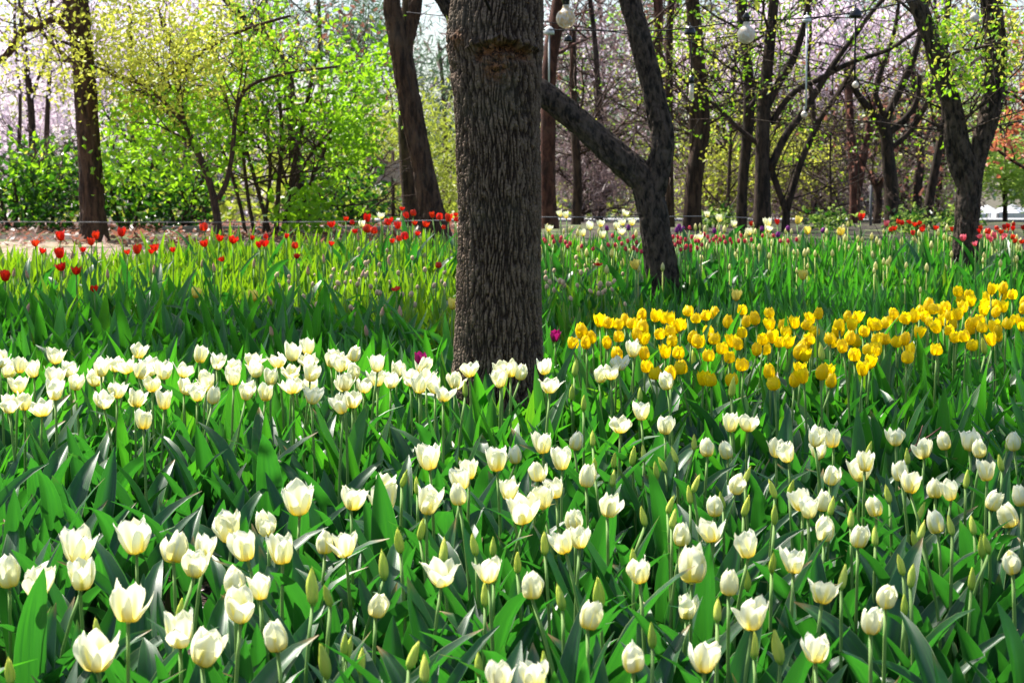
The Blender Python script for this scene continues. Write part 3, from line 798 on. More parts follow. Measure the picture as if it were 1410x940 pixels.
def stem_px(spec, Y, y_slope=0.0):
    """px polyline 'x y w;x y w' listed from the base up -> points and radii at distance Y"""
    pts, rad = [], []
    for k, q in enumerate(spec.split(';')):
        f = [float(a) for a in q.split()]
        YY = Y + y_slope * k
        pts.append(P(f[0], f[1], YY)); rad.append(f[2] / 2 / F0 * YY)
    return pts, rad

def branches(start, direc, L, r, depth, rg, out, tips, droop=0.0, wob=.25, kids=(2, 4), rmin=.0022):
    n = 6
    p = np.array(start, float); d = np.array(direc, float); d /= np.linalg.norm(d)
    pts = [p.copy()]
    for k in range(n - 1):
        d = d + rg.normal(0, wob, 3) * .5 + np.array([0, 0, -droop])
        d /= np.linalg.norm(d)
        p = p + d * L / (n - 1); pts.append(p.copy())
    out.append((np.array(pts), np.linspace(r, max(r * .45, rmin * .8), n)))
    if depth == 0 or r < rmin * 1.3:
        tips.extend(pts[1:]); return
    for k in range(rg.integers(kids[0], kids[1] + 1)):
        t = rg.uniform(.3, 1.0); i = min(int(t * (n - 1)), n - 2)
        q = pts[i] + (pts[i + 1] - pts[i]) * (t * (n - 1) - i)
        dd = (pts[i + 1] - pts[i]) / np.linalg.norm(pts[i + 1] - pts[i]) + rg.normal(0, .75, 3)
        branches(q, dd, L * rg.uniform(.5, .8), r * rg.uniform(.45, .65), depth - 1, rg, out, tips, droop, wob, kids, rmin)
    tips.extend(pts[2:])

def card_geo(c, size, rg, flat=0.0, aspect=.55, fold=.25):
    """small folded leaves (six corners each) at points c"""
    n = len(c)
    a = rg.normal(size=(n, 3)); a[:, 2] *= (1 - flat); a /= np.linalg.norm(a, axis=1)[:, None]
    b = rg.normal(size=(n, 3)); b[:, 2] *= (1 - flat); b -= a * np.sum(a * b, 1)[:, None]; b /= np.linalg.norm(b, axis=1)[:, None]
    nn = np.cross(a, b)
    L = (size * rg.uniform(.6, 1.3, n))[:, None]
    Wd = L * aspect * rg.uniform(.8, 1.2, (n, 1))
    up = nn * Wd * fold
    V = np.stack([c, c + a * L * .38 + b * Wd * .5 + up, c + a * L * .75 + b * Wd * .38 + up * .8, c + a * L,
                  c + a * L * .75 - b * Wd * .38 + up * .8, c + a * L * .38 - b * Wd * .5 + up], 1).reshape(-1, 3)
    i = np.arange(n) * 6
    F = np.stack([np.stack([i, i + 1, i + 2, i + 3], 1), np.stack([i, i + 3, i + 4, i + 5], 1)], 1).reshape(-1, 4)
    return V, F

def crown_mesh(name, anchors, n, size, spread, mat, rg, org, flat=0.0, aspect=.55, cluster=0, box=None, above=False):
    anchors = np.asarray(anchors)
    if cluster:
        cc = anchors[rg.integers(0, len(anchors), max(1, n // cluster))] + rg.normal(0, spread, (max(1, n // cluster), 3))
        c = np.repeat(cc, cluster, 0) + rg.normal(0, size * .9, (len(cc) * cluster, 3))
        base = np.repeat(rg.uniform(0, 1, len(cc)), cluster)
    else:
        c = anchors[rg.integers(0, len(anchors), n)] + rg.normal(0, spread, (n, 3))
        base = .5 + .5 * noise3(c[:, 0] * 1.5, c[:, 1] * 1.5, c[:, 2] * 1.5)
    keep = c[:, 2] > (EYE + .112 * c[:, 1] + .12 if above else g(c[:, 1]) + .03)
    c = c[keep]; base = base[keep]
    V, F = card_geo(c, size, rg, flat, aspect)
    val = np.clip(base * .7 + rg.uniform(0, .3, len(c)), 0, 1)
    return mesh(name, V - np.asarray(org), F, M[mat], np.zeros((len(V), 2)), False, attr={'rnd': np.repeat(val, 6)})

def build_tree(name, label, cat, stems, Y, bark, crown=(), seed=0, group=None, k=10, twigs=0, twig_len=.8, twig_from=.35, twig_depth=2, droop=0.0, y_slope=0.0, top_ext=0.0,
               twig_up=.35, rough=.05, n_ring=16, twig_part=False, tip_box=None, twig_r=.35, scar=None):
    """stems: list of px polylines (first is the trunk). crown: tuples (mat, count, leaf size, spread, kwargs)."""
    rg = np.random.default_rng(seed)
    allp = []
    for j, sp in enumerate(stems):
        pts, rad = stem_px(sp, Y, y_slope)
        if j == 0 or sp.endswith('G'):
            pts, rad = down_to_ground(pts, rad)
        if top_ext and pts[-1][2] > EYE + .09 * Y:
            d = (pts[-1] - pts[-2]); d /= np.linalg.norm(d)
            pts = list(pts) + [pts[-1] + d * top_ext * .5 + rg.normal(0, .1, 3), pts[-1] + d * top_ext + rg.normal(0, .25, 3)]
            rad = list(rad) + [rad[-1] * .8, rad[-1] * .5]
        allp.append((smooth_path(pts, n_ring), np.interp(np.linspace(0, len(rad) - 1, n_ring), range(len(rad)), rad)))
    base = allp[0][0][0]
    org = (base[0], base[1], float(g(base[1])))
    root = thing(name, org, label, cat, group)
    out, tips = [], []
    for t in range(twigs):
        pts, rad = allp[rg.integers(0, len(allp))] if rg.random() > .3 else allp[-1]
        i = rg.integers(int(len(pts) * twig_from), len(pts) - 1)
        dd = rg.normal(0, 1, 3); dd[2] = abs(dd[2]) * .4 + twig_up; dd[1] *= .8
        branches(pts[i], dd, twig_len * rg.uniform(.6, 1.2), max(.006, rad[i] * twig_r), twig_depth, rg, out, tips, droop)
    Gt = Geo()
    for j, (pts, rad) in enumerate(allp):
        if k >= 16:
            pts = smooth_path(pts, 220); rad = np.interp(np.linspace(0, len(rad) - 1, 220), range(len(rad)), rad)
            s_ = np.concatenate([[0], np.cumsum(np.linalg.norm(np.diff(pts, axis=0), axis=1))])
            K = 72
            V, F = tube(pts, rad, K, 0)
            th = np.tile(np.linspace(0, 2 * np.pi, K, endpoint=False), 220); ss = np.repeat(s_, K) + j * 3.7
            r0 = float(np.mean(rad))
            cx_, cy_ = np.cos(th) * r0, np.sin(th) * r0
            fq = 36
            wv = .6 * noise3(cx_ * 18, cy_ * 18, ss * 6)
            dd = sstep(0, .4, np.abs(noise3(cx_ * fq + wv, cy_ * fq, ss * fq * .22 + wv))) * .15 + .06 * noise3(cx_ * 90, cy_ * 90, ss * 70) + .10 * noise3(cx_ * 10, cy_ * 10, ss * 4.5)
            ctr = np.repeat(pts, K, 0); dd = dd - dd.mean() - .03
            nn = V[:220 * K] - ctr
            V[:220 * K] = ctr + nn * (1 + dd * min(1.0, .055 / r0))[:, None]
        else:
            V, F = tube(pts, rad, k, rough, seed + j)
        Gt.add(V, F)
    for pts, rad in out:
        V, F = tube(pts, rad, 5); Gt.add(V, F)
    put('trunk', Gt.build('trunk', M[bark], org=org), root)
    for pts, rad in allp: tips.extend(pts[int(len(pts) * .7):])
    for c in crown:
        mat, cnt, size, spread = c[:4]; kw = dict(c[4]) if len(c) > 4 else {}
        extra = kw.pop('at', None)
        anchors = tips if extra is None else extra
        nm = kw.pop('name', 'crown')
        put(nm, crown_mesh(nm, anchors, cnt, size, spread, mat, rg, org, **kw), root)
    return root
def box_px(x0, x1, y0, y1, Y, dY, n, rg):
    return np.array([P(rg.uniform(x0, x1), rg.uniform(y0, y1), Y + rg.uniform(-dY, dY)) for _ in range(n)])
RG = np.random.default_rng(77)

# --- the thick trunk in the middle, with real furrows in its bark
def thick_trunk():
    Y = 6.17
    ty = [-60, 0, 20, 40, 60, 75, 90, 110, 130, 160, 200, 300, 400, 480, 540, 590, 640, 700]
    tl = [626, 624, 620, 617, 617, 619, 622, 623, 625, 628, 630, 633, 630, 626, 621, 616, 610, 604]
    tr = [746, 745, 746, 746, 746, 745, 744, 744, 743, 742, 742, 743, 744, 746, 750, 756, 763, 772]
    rows_ = 700; cols = 560
    z_top, z_bot = P(684, -60, Y)[2], float(g(Y)) - .08
    z = np.linspace(z_bot, z_top, rows_)
    pyz = HORIZON - (z - EYE) * F0 / Y - 0.0
    # exact picture row of each height on the axis
    ry = np.array([P(684, a, Y)[2] for a in np.linspace(-80, 720, 200)])
    pyz = np.interp(z, ry[::-1], np.linspace(-80, 720, 200)[::-1])
    L = np.interp(pyz, ty, tl); Rr = np.interp(pyz, ty, tr)
    ker = np.ones(25) / 25
    L = np.convolve(np.pad(L, 12, 'edge'), ker, 'valid'); Rr = np.convolve(np.pad(Rr, 12, 'edge'), ker, 'valid')
    s = Y / F0
    cx = ((L + Rr) / 2 - W0 / 2) * s; rad = (Rr - L) / 2 * s - .004
    th = np.linspace(0, 2 * np.pi, cols, endpoint=False)
    TH, ZZ = np.meshgrid(th, z)
    RA = rad[:, None] * np.ones_like(TH)
    x0 = np.cos(TH) * .125; y0 = np.sin(TH) * .125
    wx = .022 * noise3(x0 * 9, y0 * 9, ZZ * 5); wz = .03 * noise3(x0 * 14 + 7, y0 * 14, ZZ * 9)
    n1 = noise3((x0 + wx * .5) * 108, (y0 + wx * .5) * 108, (ZZ + wz * .6) * 15.5)
    n2 = noise3((x0 - wx * .4) * 150 + 9, (y0 + wx * .4) * 150, ZZ * 50)
    crack = noise3(x0 * 85 + 3, y0 * 85, ZZ * 130)
    fine = noise3(x0 * 190, y0 * 190, ZZ * 150)
    ridge = sstep(.0, .42, np.abs(n1)) * (.60 + .40 * sstep(.0, .25, np.abs(n2))) - .24 * sstep(.2, .55, np.abs(crack))
    PX = W0 / 2 + (cx[:, None] + RA * np.cos(TH)) / s
    PY = pyz[:, None] * np.ones_like(TH)
    front = np.sin(TH) < .1
    # broken bark of an old cut: an arched lip with a hollow below it
    lip = 62 + 14 * ((PX - 690) / 45) ** 2
    inside = front & (PX > 646) & (PX < 737)
    dlip = PY - lip - 6 * noise3(PX / 9, PY / 9, PX * 0)
    w_hollow = np.where(inside, np.exp(-((dlip - 10) / 9) ** 2) * sstep(646, 662, PX) * sstep(738, 722, PX), 0)
    w_patch = np.where(front, np.exp(-(((PX - 683) / 17) ** 2 + ((PY - 97) / 16) ** 2)), 0)
    w_knot = np.where(front, np.exp(-(((PX - 634) / 9) ** 2 + ((PY - 57) / 11) ** 2)), 0)
    lipw = np.where(inside, np.exp(-((dlip + 4) / 5) ** 2), 0)
    wound = np.clip(w_hollow + w_patch * 1.0 + w_knot * .8, 0, 1)
    chunk = noise3(x0 * 55, y0 * 55, ZZ * 50)
    disp = ridge * .0088 * (1 + .45 * noise3(x0 * 9 + 4, y0 * 9, ZZ * 4)) + fine * .0020 + crack * .0012
    disp = disp * (1 - .5 * wound) - .026 * w_hollow + .014 * lipw + .014 * w_knot + wound * chunk * .016 + wound * noise3(x0 * 120, y0 * 120, ZZ * 100) * .006
    small = np.where(front, np.exp(-(((PX - 626) / 5) ** 2 + ((PY - 98) / 6) ** 2)), 0)
    disp -= .012 * small
    big = 1 + .02 * noise3(x0 * 6, y0 * 6, ZZ * 3)
    # root flare
    flare = sstep(float(g(Y)) + .30, float(g(Y)), ZZ) * (.05 * np.maximum(0, np.cos(TH * 5 + .6)) )
    RA = RA * big + disp + flare
    V = np.stack([cx[:, None] + RA * np.cos(TH), Y + RA * np.sin(TH), ZZ], -1).reshape(-1, 3)
    F = grid_faces(rows_, cols, wrap=True)
    org = np.array([cx[40], Y, float(g(Y))])
    rootd = thing('tree', org, 'thick furrowed tree trunk standing alone in the middle of the tulip bed', 'tree')
    put('trunk', mesh('trunk', V - org, F, M['bark_main'], np.zeros((len(V), 2)), True, attr={'ridge': np.clip(ridge, 0, 1).ravel(), 'wound': wound.ravel()}), rootd)
    # limbs and a light spring crown above the picture
    rg = np.random.default_rng(4); Gt = Geo(); tips = []; out = []
    top = V.reshape(rows_, cols, 3)[-1].mean(0)
    main = smooth_path([top - (0, 0, .06), top + (.02, .05, 1.0), top + (-.1, .1, 2.2), top + (.1, .2, 3.4)], 14)
    Vt, Ft = tube(main, np.linspace(rad[-1] + .006, .07, 14), 20, .03, 3); Gt.add(Vt - org, Ft)
    for k in range(9):
        i = rg.integers(4, 13); d = rg.normal(0, 1, 3); d[2] = abs(d[2]) * .5 + .35
        branches(main[i], d, rg.uniform(1.4, 2.2), .045, 3, rg, out, tips)
    for pts, r_ in out:
        Vt, Ft = tube(pts, r_, 6); Gt.add(Vt - org, Ft)
    put('limbs', Gt.build('limbs', M['bark_dark']), rootd)
    put('crown', crown_mesh('crown', tips, 3000, .06, .12, 'yellow_green', rg, org, above=True), rootd)
thick_trunk()

# --- the dark forked tree right of it
CRN = lambda x, y, z, rx, ry, rz, n, seed: np.array([x, y, z]) + np.random.default_rng(seed).normal(size=(n, 3)) * np.array([rx, ry, rz])
build_tree('tree', 'dark forked tree whose left limb leans across behind the thick trunk', 'tree',
           ['916 470 50;914 400 45;905 330 43;897 285 42;889 255 40;876 238 40;850 215 38;800 170 35;755 135 34;700 95 32;640 40 28;580 -40 22',
            '897 270 34;907 225 34;913 190 32;900 130 31;886 70 30;872 20 30;862 -15 28;850 -60 26'], 9.95, 'bark_fork',
           crown=[('yellow_green', 1500, .05, .10), ('yellow_green', 500, .06, .5, {'above': True, 'at': CRN(-.6, 10.4, 4.6, 1.2, .9, .5, 40, 2)})], seed=21, k=18, n_ring=40, rough=.045, twigs=16, twig_len=1.2, twig_from=.75, top_ext=2.5)
# --- big forked tree at the right edge
build_tree('tree', 'dark two armed tree at the right edge beside the pink tulips', 'tree',
           ['1329 370 40;1331 330 36;1333 280 34;1334 235 34;1322 200 27;1312 150 27;1296 100 26;1278 45 24;1255 -10 22;1225 -60 20',
            '1336 255 28;1343 222 27;1358 175 28;1369 120 30;1371 60 30;1364 0 30;1358 -60 28',
            '1327 262 14;1312 225 14;1306 185 13;1311 150 14'], 11.1, 'bark_fork',
           crown=[('yellow_green', 500, .032, .05, {'at': box_px(1290, 1410, 15, 110, 10.9, .5, 60, RG)}), ('spring_green', 700, .030, .05, {'at': box_px(1290, 1410, 15, 130, 10.9, .5, 60, RG)}), ('yellow_green', 1500, .06, .4, {'above': True, 'at': CRN(1.9, 11.5, 4.2, 1.1, 1, .5, 40, 4)})],
           seed=31, k=18, n_ring=36, twigs=14, twig_len=.9, twig_from=.5, top_ext=2.5, twig_r=.22)
# --- left trunk with a scar, at the edge of the bare earth
build_tree('tree', 'brown straight trunk with a scar on bare earth at the left', 'tree',
           ['130 326 40;128 300 36;125 240 33;121 180 31;118 130 31;112 60 30;104 0 34;98 -50 32', '104 20 18;95 -5 22;80 -50 18', '113 70 9;80 28 9;50 38 10;30 45 10;10 75 10;-20 95 10', '78 30 7;95 8 7;100 -20 7'],
           15.4, 'bark_brown', crown=[('yellow_green', 2200, .036, .14, {'cluster': 5, 'at': box_px(0, 330, -20, 120, 14.8, .7, 90, RG)}), ('yellow_green', 3600, .08, .8, {'above': True, 'at': CRN(-3.6, 15, 5.2, 1.8, 1.2, .7, 50, 5)})],
           seed=41, k=16, n_ring=30, twigs=20, twig_len=1.2, twig_from=.45, top_ext=3.0, twig_r=.25)
# --- leaning double trunk left of the thick trunk
build_tree('tree', 'leaning rough barked trunk behind the scarlet tulips with forked top', 'tree',
           ['597 305 38;593 285 34;583 235 30;574 190 30;566 150 31;557 100 30;548 50 29;540 15 24;537 -40 22', '556 70 20;568 30 18;574 -20 18'], 15.0, 'bark_brown',
           crown=[('yellow_green', 1200, .07, .7, {'above': True, 'at': CRN(-1.2, 15.2, 4.4, 1.8, 1.2, .7, 50, 6)}), ('dark_evergreen', 5200, .10, .22, {'above': True, 'at': CRN(-3.35, 10.2, 5.6, .75, .40, .25, 60, 8)}), ('dark_evergreen', 2800, .10, .22, {'above': True, 'at': CRN(-1.9, 10.75, 5.6, .45, .35, .25, 40, 9)})], seed=51, k=16, n_ring=30, twigs=14, twig_from=.6, top_ext=2.6)  # dark_evergreen clumps float unseen without a limb, added to shade the bed
build_tree('tree', 'straight dark trunk close behind the leaning one', 'tree', ['569 300 30;566 270 27;561 220 22;558 150 20;560 60 18;562 -30 16'], 17.0, 'bark_brown', seed=52, k=12, twigs=4, twig_from=.7, top_ext=2)

# --- slender young tree with yellow green leaves, and the bright green bush beside it
build_tree('young_tree', 'slender young tree with yellow green spring leaves on bare earth', 'tree',
           ['301 328 12;299 300 11;290 255 10;272 210 9;254 172 8;249 140 7;246 108 7;262 85 6;300 58 5;345 38 5;400 22 4', '247 110 5;240 70 4;225 40 4;218 10 3', '252 168 7;205 122 5;160 105 5;120 90 4;60 80 3',
            '300 275 8;312 250 7;320 210 7;326 150 6;345 118 5;400 100 4;465 92 3', '262 190 5;225 150 4;180 120 3'], 15.2, 'twig',
           crown=[('yellow_green', 2000, .038, .10), ('yellow_green', 2400, .038, .12, {'at': box_px(140, 340, 5, 130, 15.2, .5, 90, RG)}), ('spring_green', 700, .06, .12, {'at': box_px(130, 300, 120, 240, 15.3, .4, 40, RG)})],
           seed=61, k=8, n_ring=22, twigs=34, twig_len=.55, twig_from=.4, twig_r=.5)
def blob_px(spec, Y, dY, per, rg):
    a = []
    for q in spec.split(';'):
        x, y, r = [float(v) for v in q.split()]
        for _ in range(per):
            th = rg.uniform(0, 6.28); k = math.sqrt(rg.uniform(0, 1)) * r
            a.append(P(x + math.cos(th) * k, y + math.sin(th) * k * .8, Y + rg.uniform(-dY, dY)))
    return np.array(a)
build_tree('bush', 'tall many stemmed bush with bright fresh green leaves', 'bush',
           ['390 325 8;398 270 8;410 200 7;425 130 6;440 60 4', '372 325 7;352 250 6;330 180 5;300 110 4', '380 325 8;384 250 7;388 180 6;380 90 4', '350 320 6;340 260 5;335 190 5;345 110 4', '408 322 6;425 260 5;455 190 5;490 130 4',
            '395 324 6;405 260 5;430 210 5;470 165 4', '338 322 6;330 280 5;312 220 5;285 170 4', '362 322 5;372 240 5;366 150 4'], 16.2, 'twig',
           crown=[('spring_green', 4800, .056, .10, {'cluster': 7, 'at': blob_px('400 60 70;460 110 66;350 130 60;300 90 55;430 190 55;495 160 50;370 30 70;330 190 50;250 150 45;480 205 35;200 160 40;500 90 40', 16.2, .7, 24, RG)}),
                  ('spring_green', 420, .085, .10, {'at': blob_px('410 290 25;435 282 18;300 150 40;440 130 50', 15.9, .3, 20, RG)})],
           seed=71, k=7, n_ring=18, twigs=44, twig_len=.6, twig_from=.35, twig_r=.5)
for j, (px, py, w, lab) in enumerate([(20, 262, 60, 'dark glossy evergreen shrub at the far left behind the wire'), (175, 262, 58, 'dark glossy evergreen shrub just right of the scarred trunk'), (250, 268, 44, 'dark evergreen shrub behind the slender young tree'),
                                      (70, 248, 46, 'dark evergreen shrub with lit tips just left of the scarred trunk'), (480, 268, 40, 'dark leafy shrub behind the scarlet tulips below the tarp'),
                                      (-90, 262, 60, 'dark glossy evergreen shrub continuing the row beyond the left edge'), (-200, 262, 62, 'dark glossy evergreen shrub ending the row beyond the left edge')]):
    Y = 17.2 + .2 * j
    build_tree('evergreen_shrub', lab, 'shrub', [f'{px} 318 6;{px+4} 280 5;{px-6} 230 4', f'{px-8} 318 5;{px-20} 270 4;{px-34} 225 3', f'{px+8} 318 5;{px+22} 265 4;{px+36} 220 3'], Y, 'twig',
               crown=[('dark_evergreen', int(w * 13), .070, .11, {'at': blob_px(f'{px} {py} {w};{px-w*.6} {py-18} {w*.6};{px+w*.6} {py-14} {w*.6};{px} {py+25} {w*.8};{px-w*.5} {py+34} {w*.45};{px+w*.5} {py+34} {w*.45}', Y, .5, 16, RG)}),
                      ('spring_green', int(w * 4), .07, .09, {'at': blob_px(f'{px} {py-w*.5} {w*.8};{px+10} {py} {w}', Y, .5, 10, RG)})], seed=80 + j, k=6, twigs=14, twig_len=.5, twig_r=.6)

# --- the dark trunks behind, right of the thick trunk
NT = [('pine_tree', 'reddish pine trunk partly hidden right behind the thick trunk', ['756 305 26;754 250 22;755 170 21;757 90 20;768 20 22;776 -40 20'], 18.0, 'bark_red'),
      ('tree', 'thin upright trunk behind the long leaning limb', ['793 305 14;795 250 13;792 190 12;790 120 10;788 40 9'], 20.0, 'bark_brown'),
      ('pine_tree', 'reddish pine trunk seen above the fork of the dark tree', ['905 300 16;905 200 15;906 100 14;905 -30 13'], 21.0, 'bark_red'),
      ('tree', 'pale thin trunk just right of the dark fork', ['922 305 14;921 220 12;921 120 11;922 40 10;924 -30 9'], 18.5, 'bark_brown'),
      ('tree', 'bent trunk with a black lamp cap hanging before it', ['953 305 26;954 275 24;958 230 25;966 190 23;966 140 21;960 80 20;955 20 20;948 -40 18', '956 230 12;953 180 9;953 140 8'], 17.5, 'bark_brown'),
      ('tree', 'slim black trunk directly below the frosted globe bulb', ['1021 305 16;1023 250 14;1029 190 15;1032 130 16;1028 80 15;1022 30 14;1014 -40 13'], 16.5, 'bark_dark'),
      ('tree', 'stout black trunk spreading into many upswept branches', ['1049 308 26;1050 260 22;1050 200 20;1053 140 18;1058 80 16;1064 20 14;1068 -40 12', '1060 235 12;1080 190 11;1102 160 10;1125 125 9;1150 85 8;1180 45 7;1215 0 6', '1054 150 12;1072 115 11;1092 82 10;1106 40 9;1118 -10 8', '1062 170 9;1090 130 8;1130 108 8;1175 85 7;1225 68 6;1265 40 5', '1046 200 8;1015 175 6;990 150 5;965 130 4'], 16.0, 'bark_dark'),
      ('tree', 'small black tree split low into a wide V', ['1082 308 12;1082 290 11;1074 268 9;1064 240 9;1056 215 8', '1083 290 10;1094 250 10;1106 215 9;1118 188 9;1132 160 8;1160 120 7;1180 80 6', '1122 182 6;1118 140 6;1112 90 5;1116 30 4'], 17.0, 'bark_dark'),
      ('tree', 'reddish brown trunk with upright twin stems in the hazy wood', ['1176 308 16;1177 260 14;1173 200 12;1170 150 11;1168 90 10', '1180 270 12;1188 220 12;1196 180 11;1205 130 9;1218 80 8'], 21.0, 'bark_red'),
      ('tree', 'black Y shaped tree with arching branches', ['1229 308 24;1227 260 20;1222 210 18;1218 178 18;1205 160 12;1190 142 11;1178 125 9;1163 95 6', '1219 185 14;1222 160 12;1236 130 11;1252 95 10;1264 60 9;1275 10 8', '1222 185 10;1245 165 9;1262 140 8;1266 105 7', '1226 205 8;1250 185 7;1270 155 7;1285 120 6', '1220 165 9;1206 130 8;1212 100 7;1230 50 6;1240 -10 5'], 17.5, 'bark_dark'),
      ('tree', 'lean dark trunk just left of the two armed tree', ['1276 308 14;1281 270 13;1288 230 12;1296 190 12;1302 150 11;1300 90 10;1304 20 9'], 18.5, 'bark_dark'),
      ('tree', 'short stout trunk with rusty leaves between two black trunks', ['1207 306 12;1210 275 11;1206 255 9;1196 240 7', '1210 270 7;1214 245 6'], 20.5, 'bark_brown'),
      ('tree', 'thin leaning trunk in the left distance with white blossom around', ['44 260 12;45 200 11;42 140 10;36 90 9;30 30 8', '42 140 6;52 110 5;66 80 4'], 27.0, 'bark_brown'),
      ('tree', 'thin straight trunk in the left distance nearest the scarred trunk', ['62 262 8;64 200 8;66 140 7;70 80 6;72 10 6'], 29.0, 'bark_brown'),
      ('tree', 'thin crooked trunk in the left distance nearest the photo edge', ['22 262 7;26 200 6;28 140 5;24 90 5;20 20 4'], 30.0, 'bark_brown'),
      ('tree', 'dark trunk hidden inside the bright green bush', ['418 320 26;414 270 22;408 220 16;400 150 14;392 90 16;350 40 12;320 10 10'], 18.5, 'bark_dark'),
      ('tree', 'twin brown trunks behind the slender young tree', ['258 315 14;256 260 12;258 200 11;262 120 10', '284 315 10;282 270 9;276 220 8'], 20.0, 'bark_brown'),
      ('tree', 'very thin dark pole like trunk in the mauve brush', ['1143 308 5;1144 270 4;1143 225 3;1144 180 3'], 20.0, 'bark_dark'),
      ('tree', 'thin trunk in brush between V shaped and Y shaped trees', ['1262 300 14;1264 260 12;1268 220 11;1262 160 10;1256 90 8'], 23.0, 'bark_dark'),
      ('pine_tree', 'dark thin trunk right behind the leaning limb', ['826 300 10;830 250 9;828 180 8;822 100 8;815 20 7'], 24.0, 'bark_dark')]
for j, (nm, lab, st, Y, bk) in enumerate(NT):
    cr = []
    if nm == 'tree' and Y < 19 and st[0][:2] in ('95', '10', '12'):
        cr = [('spring_green', 520, .036, .06, {'cluster': 6}), ('yellow_green', 420, .034, .06, {'cluster': 5})]
    if 'rusty' in lab: cr = [('rust_leaf', 380, .06, .12)]
    if 'blossom' in lab: cr = [('blossom', 900, .07, .25)]
    build_tree(nm, lab, 'tree', st, Y, bk, crown=cr, seed=120 + j, k=12 if Y < 19 else 8, n_ring=26, twigs=22 if Y < 19 and len(st) > 1 else 9, twig_len=.8, twig_from=.45, top_ext=1.8, twig_r=.3, twig_depth=2)

# --- crowns, brush and blossom further back
def far_tree(name, label, cat, spec, Y, dY, mats, seed, bark='bark_dark', trunk=None, group=None, per=18, twigs=10, tl=1.0):
    rg = np.random.default_rng(seed)
    at = blob_px(spec, Y, dY, per, rg)
    cx = float(spec.split(';')[0].split()[0]); cy = float(spec.split(';')[0].split()[1])
    tr = trunk or [f'{cx} 300 9;{cx+4} 220 8;{cx} {min(cy,200)} 6;{cx-6} {cy-60} 4']
    build_tree(name, label, cat, tr, Y, bark, crown=[(m, n, s, sp, {**kw, 'at': at}) for m, n, s, sp, kw in mats], seed=seed, k=7, twigs=twigs, twig_len=tl, twig_from=.3, group=group, twig_r=.5)
B = lambda *a: [a]
far_tree('cherry_tree', 'cherry tree in pale pink blossom at the far left', 'tree', '40 170 60;10 120 50;90 150 40;30 60 70;0 220 40;120 60 60', 32, 1.5, [('blossom', 5200, .085, .22, {'cluster': 5})], 201)
far_tree('cherry_tree', 'cherry tree in white blossom behind the top of the scarred trunk', 'tree', '180 40 70;250 20 60;150 110 50;330 20 60;90 10 50', 30, 1.5, [('blossom', 4200, .08, .22, {'cluster': 5})], 202)
far_tree('cherry_tree', 'cherry tree in lilac white blossom above the V shaped tree', 'tree', '1130 60 55;1090 90 40;1180 90 45;1040 30 40;1150 130 40;1215 40 40;1120 20 50', 24, 1.0, [('blossom', 5200, .075, .14, {'cluster': 9})], 203)
far_tree('cherry_tree', 'cherry tree with thin white blossom behind the bent trunk', 'tree', '985 95 35;960 60 40;1000 130 30;940 100 25', 26, 1.0, [('blossom', 2600, .07, .14, {'cluster': 8}), ('olive_spray', 900, .06, .2, {})], 204)
far_tree('cherry_tree', 'faded cherry tree between the thick trunk and dark fork', 'tree', '820 60 50;860 110 40;800 110 45;850 30 50;790 30 40;880 160 35', 27, 1.0, [('blossom', 700, .055, .2, {'cluster': 5}), ('mauve_twig', 2600, .07, .25, {}), ('spring_green', 500, .05, .3, {'cluster': 4})], 205)
far_tree('cherry_tree', 'cherry tree with sparse blossom behind the two armed tree', 'tree', '1290 40 50;1330 90 40;1250 90 40;1400 70 40;1310 10 50', 25, 1.0, [('blossom', 800, .055, .2, {'cluster': 6}), ('mauve_twig', 1600, .07, .25, {}), ('olive_spray', 900, .06, .3, {})], 206)
far_tree('pine_tree', 'blue green pine behind the leaning rough barked trunk', 'tree', '610 120 34;600 90 30;620 170 35;520 70 40;500 30 40', 34, 1.5, [('pine_needle', 4200, .14, .3, {'aspect': .12})], 207, 'bark_red')
far_tree('pine_tree', 'grey green pine behind the long leaning limb', 'tree', '800 170 50;840 210 40;870 120 50;790 110 40;760 200 40', 36, 1.5, [('pine_needle', 4200, .14, .3, {'aspect': .12})], 208, 'bark_red')
far_tree('pine_tree', 'dark pine with rusty twigs above the bent trunk', 'tree', '960 30 60;910 40 50;1010 60 50;930 110 40;1060 60 40', 36, 1.5, [('pine_needle', 3600, .14, .3, {'aspect': .12}), ('rust_leaf', 900, .1, .3, {})], 209, 'bark_red')
far_tree('pine_tree', 'blue green pine behind the Y shaped tree', 'tree', '1200 150 50;1130 190 45;1250 120 50;1160 110 50;1090 140 40;1290 170 40', 38, 1.5, [('pine_needle', 4600, .14, .35, {'aspect': .12}), ('rust_leaf', 700, .1, .4, {})], 210, 'bark_red')
far_tree('pine_tree', 'dark pine high behind the bright green bush', 'tree', '440 30 60;500 40 50;360 20 60;470 80 40', 30, 1.0, [('pine_needle', 3800, .13, .3, {'aspect': .12}), ('rust_leaf', 500, .1, .3, {})], 211, 'bark_red')
far_tree('willow_shrub', 'soft yellow green willow like shrub left of the thick trunk', 'shrub', '560 210 45;610 230 40;600 170 35;540 260 35;620 275 30;520 180 35', 24, 1.0, [('olive_spray', 4800, .085, .22, {'aspect': .22})], 212, 'twig')
far_tree('flowering_shrub', 'yellow flowering shrub in the wood behind the stout black trunk', 'shrub', '1000 220 35;1010 260 35;1080 235 40;1130 220 30;980 250 30;1060 200 35', 22, .8, [('yellow_green', 2200, .045, .16, {'cluster': 5}), ('olive_spray', 2600, .06, .2, {'aspect': .3})], 213, 'twig')
far_tree('flowering_shrub', 'dull yellow shrub in the wood left of the Y shaped tree', 'shrub', '1150 180 35;1120 260 30;1190 215 30;1100 195 30', 24, .8, [('olive_spray', 2200, .07, .2, {})], 214, 'twig')
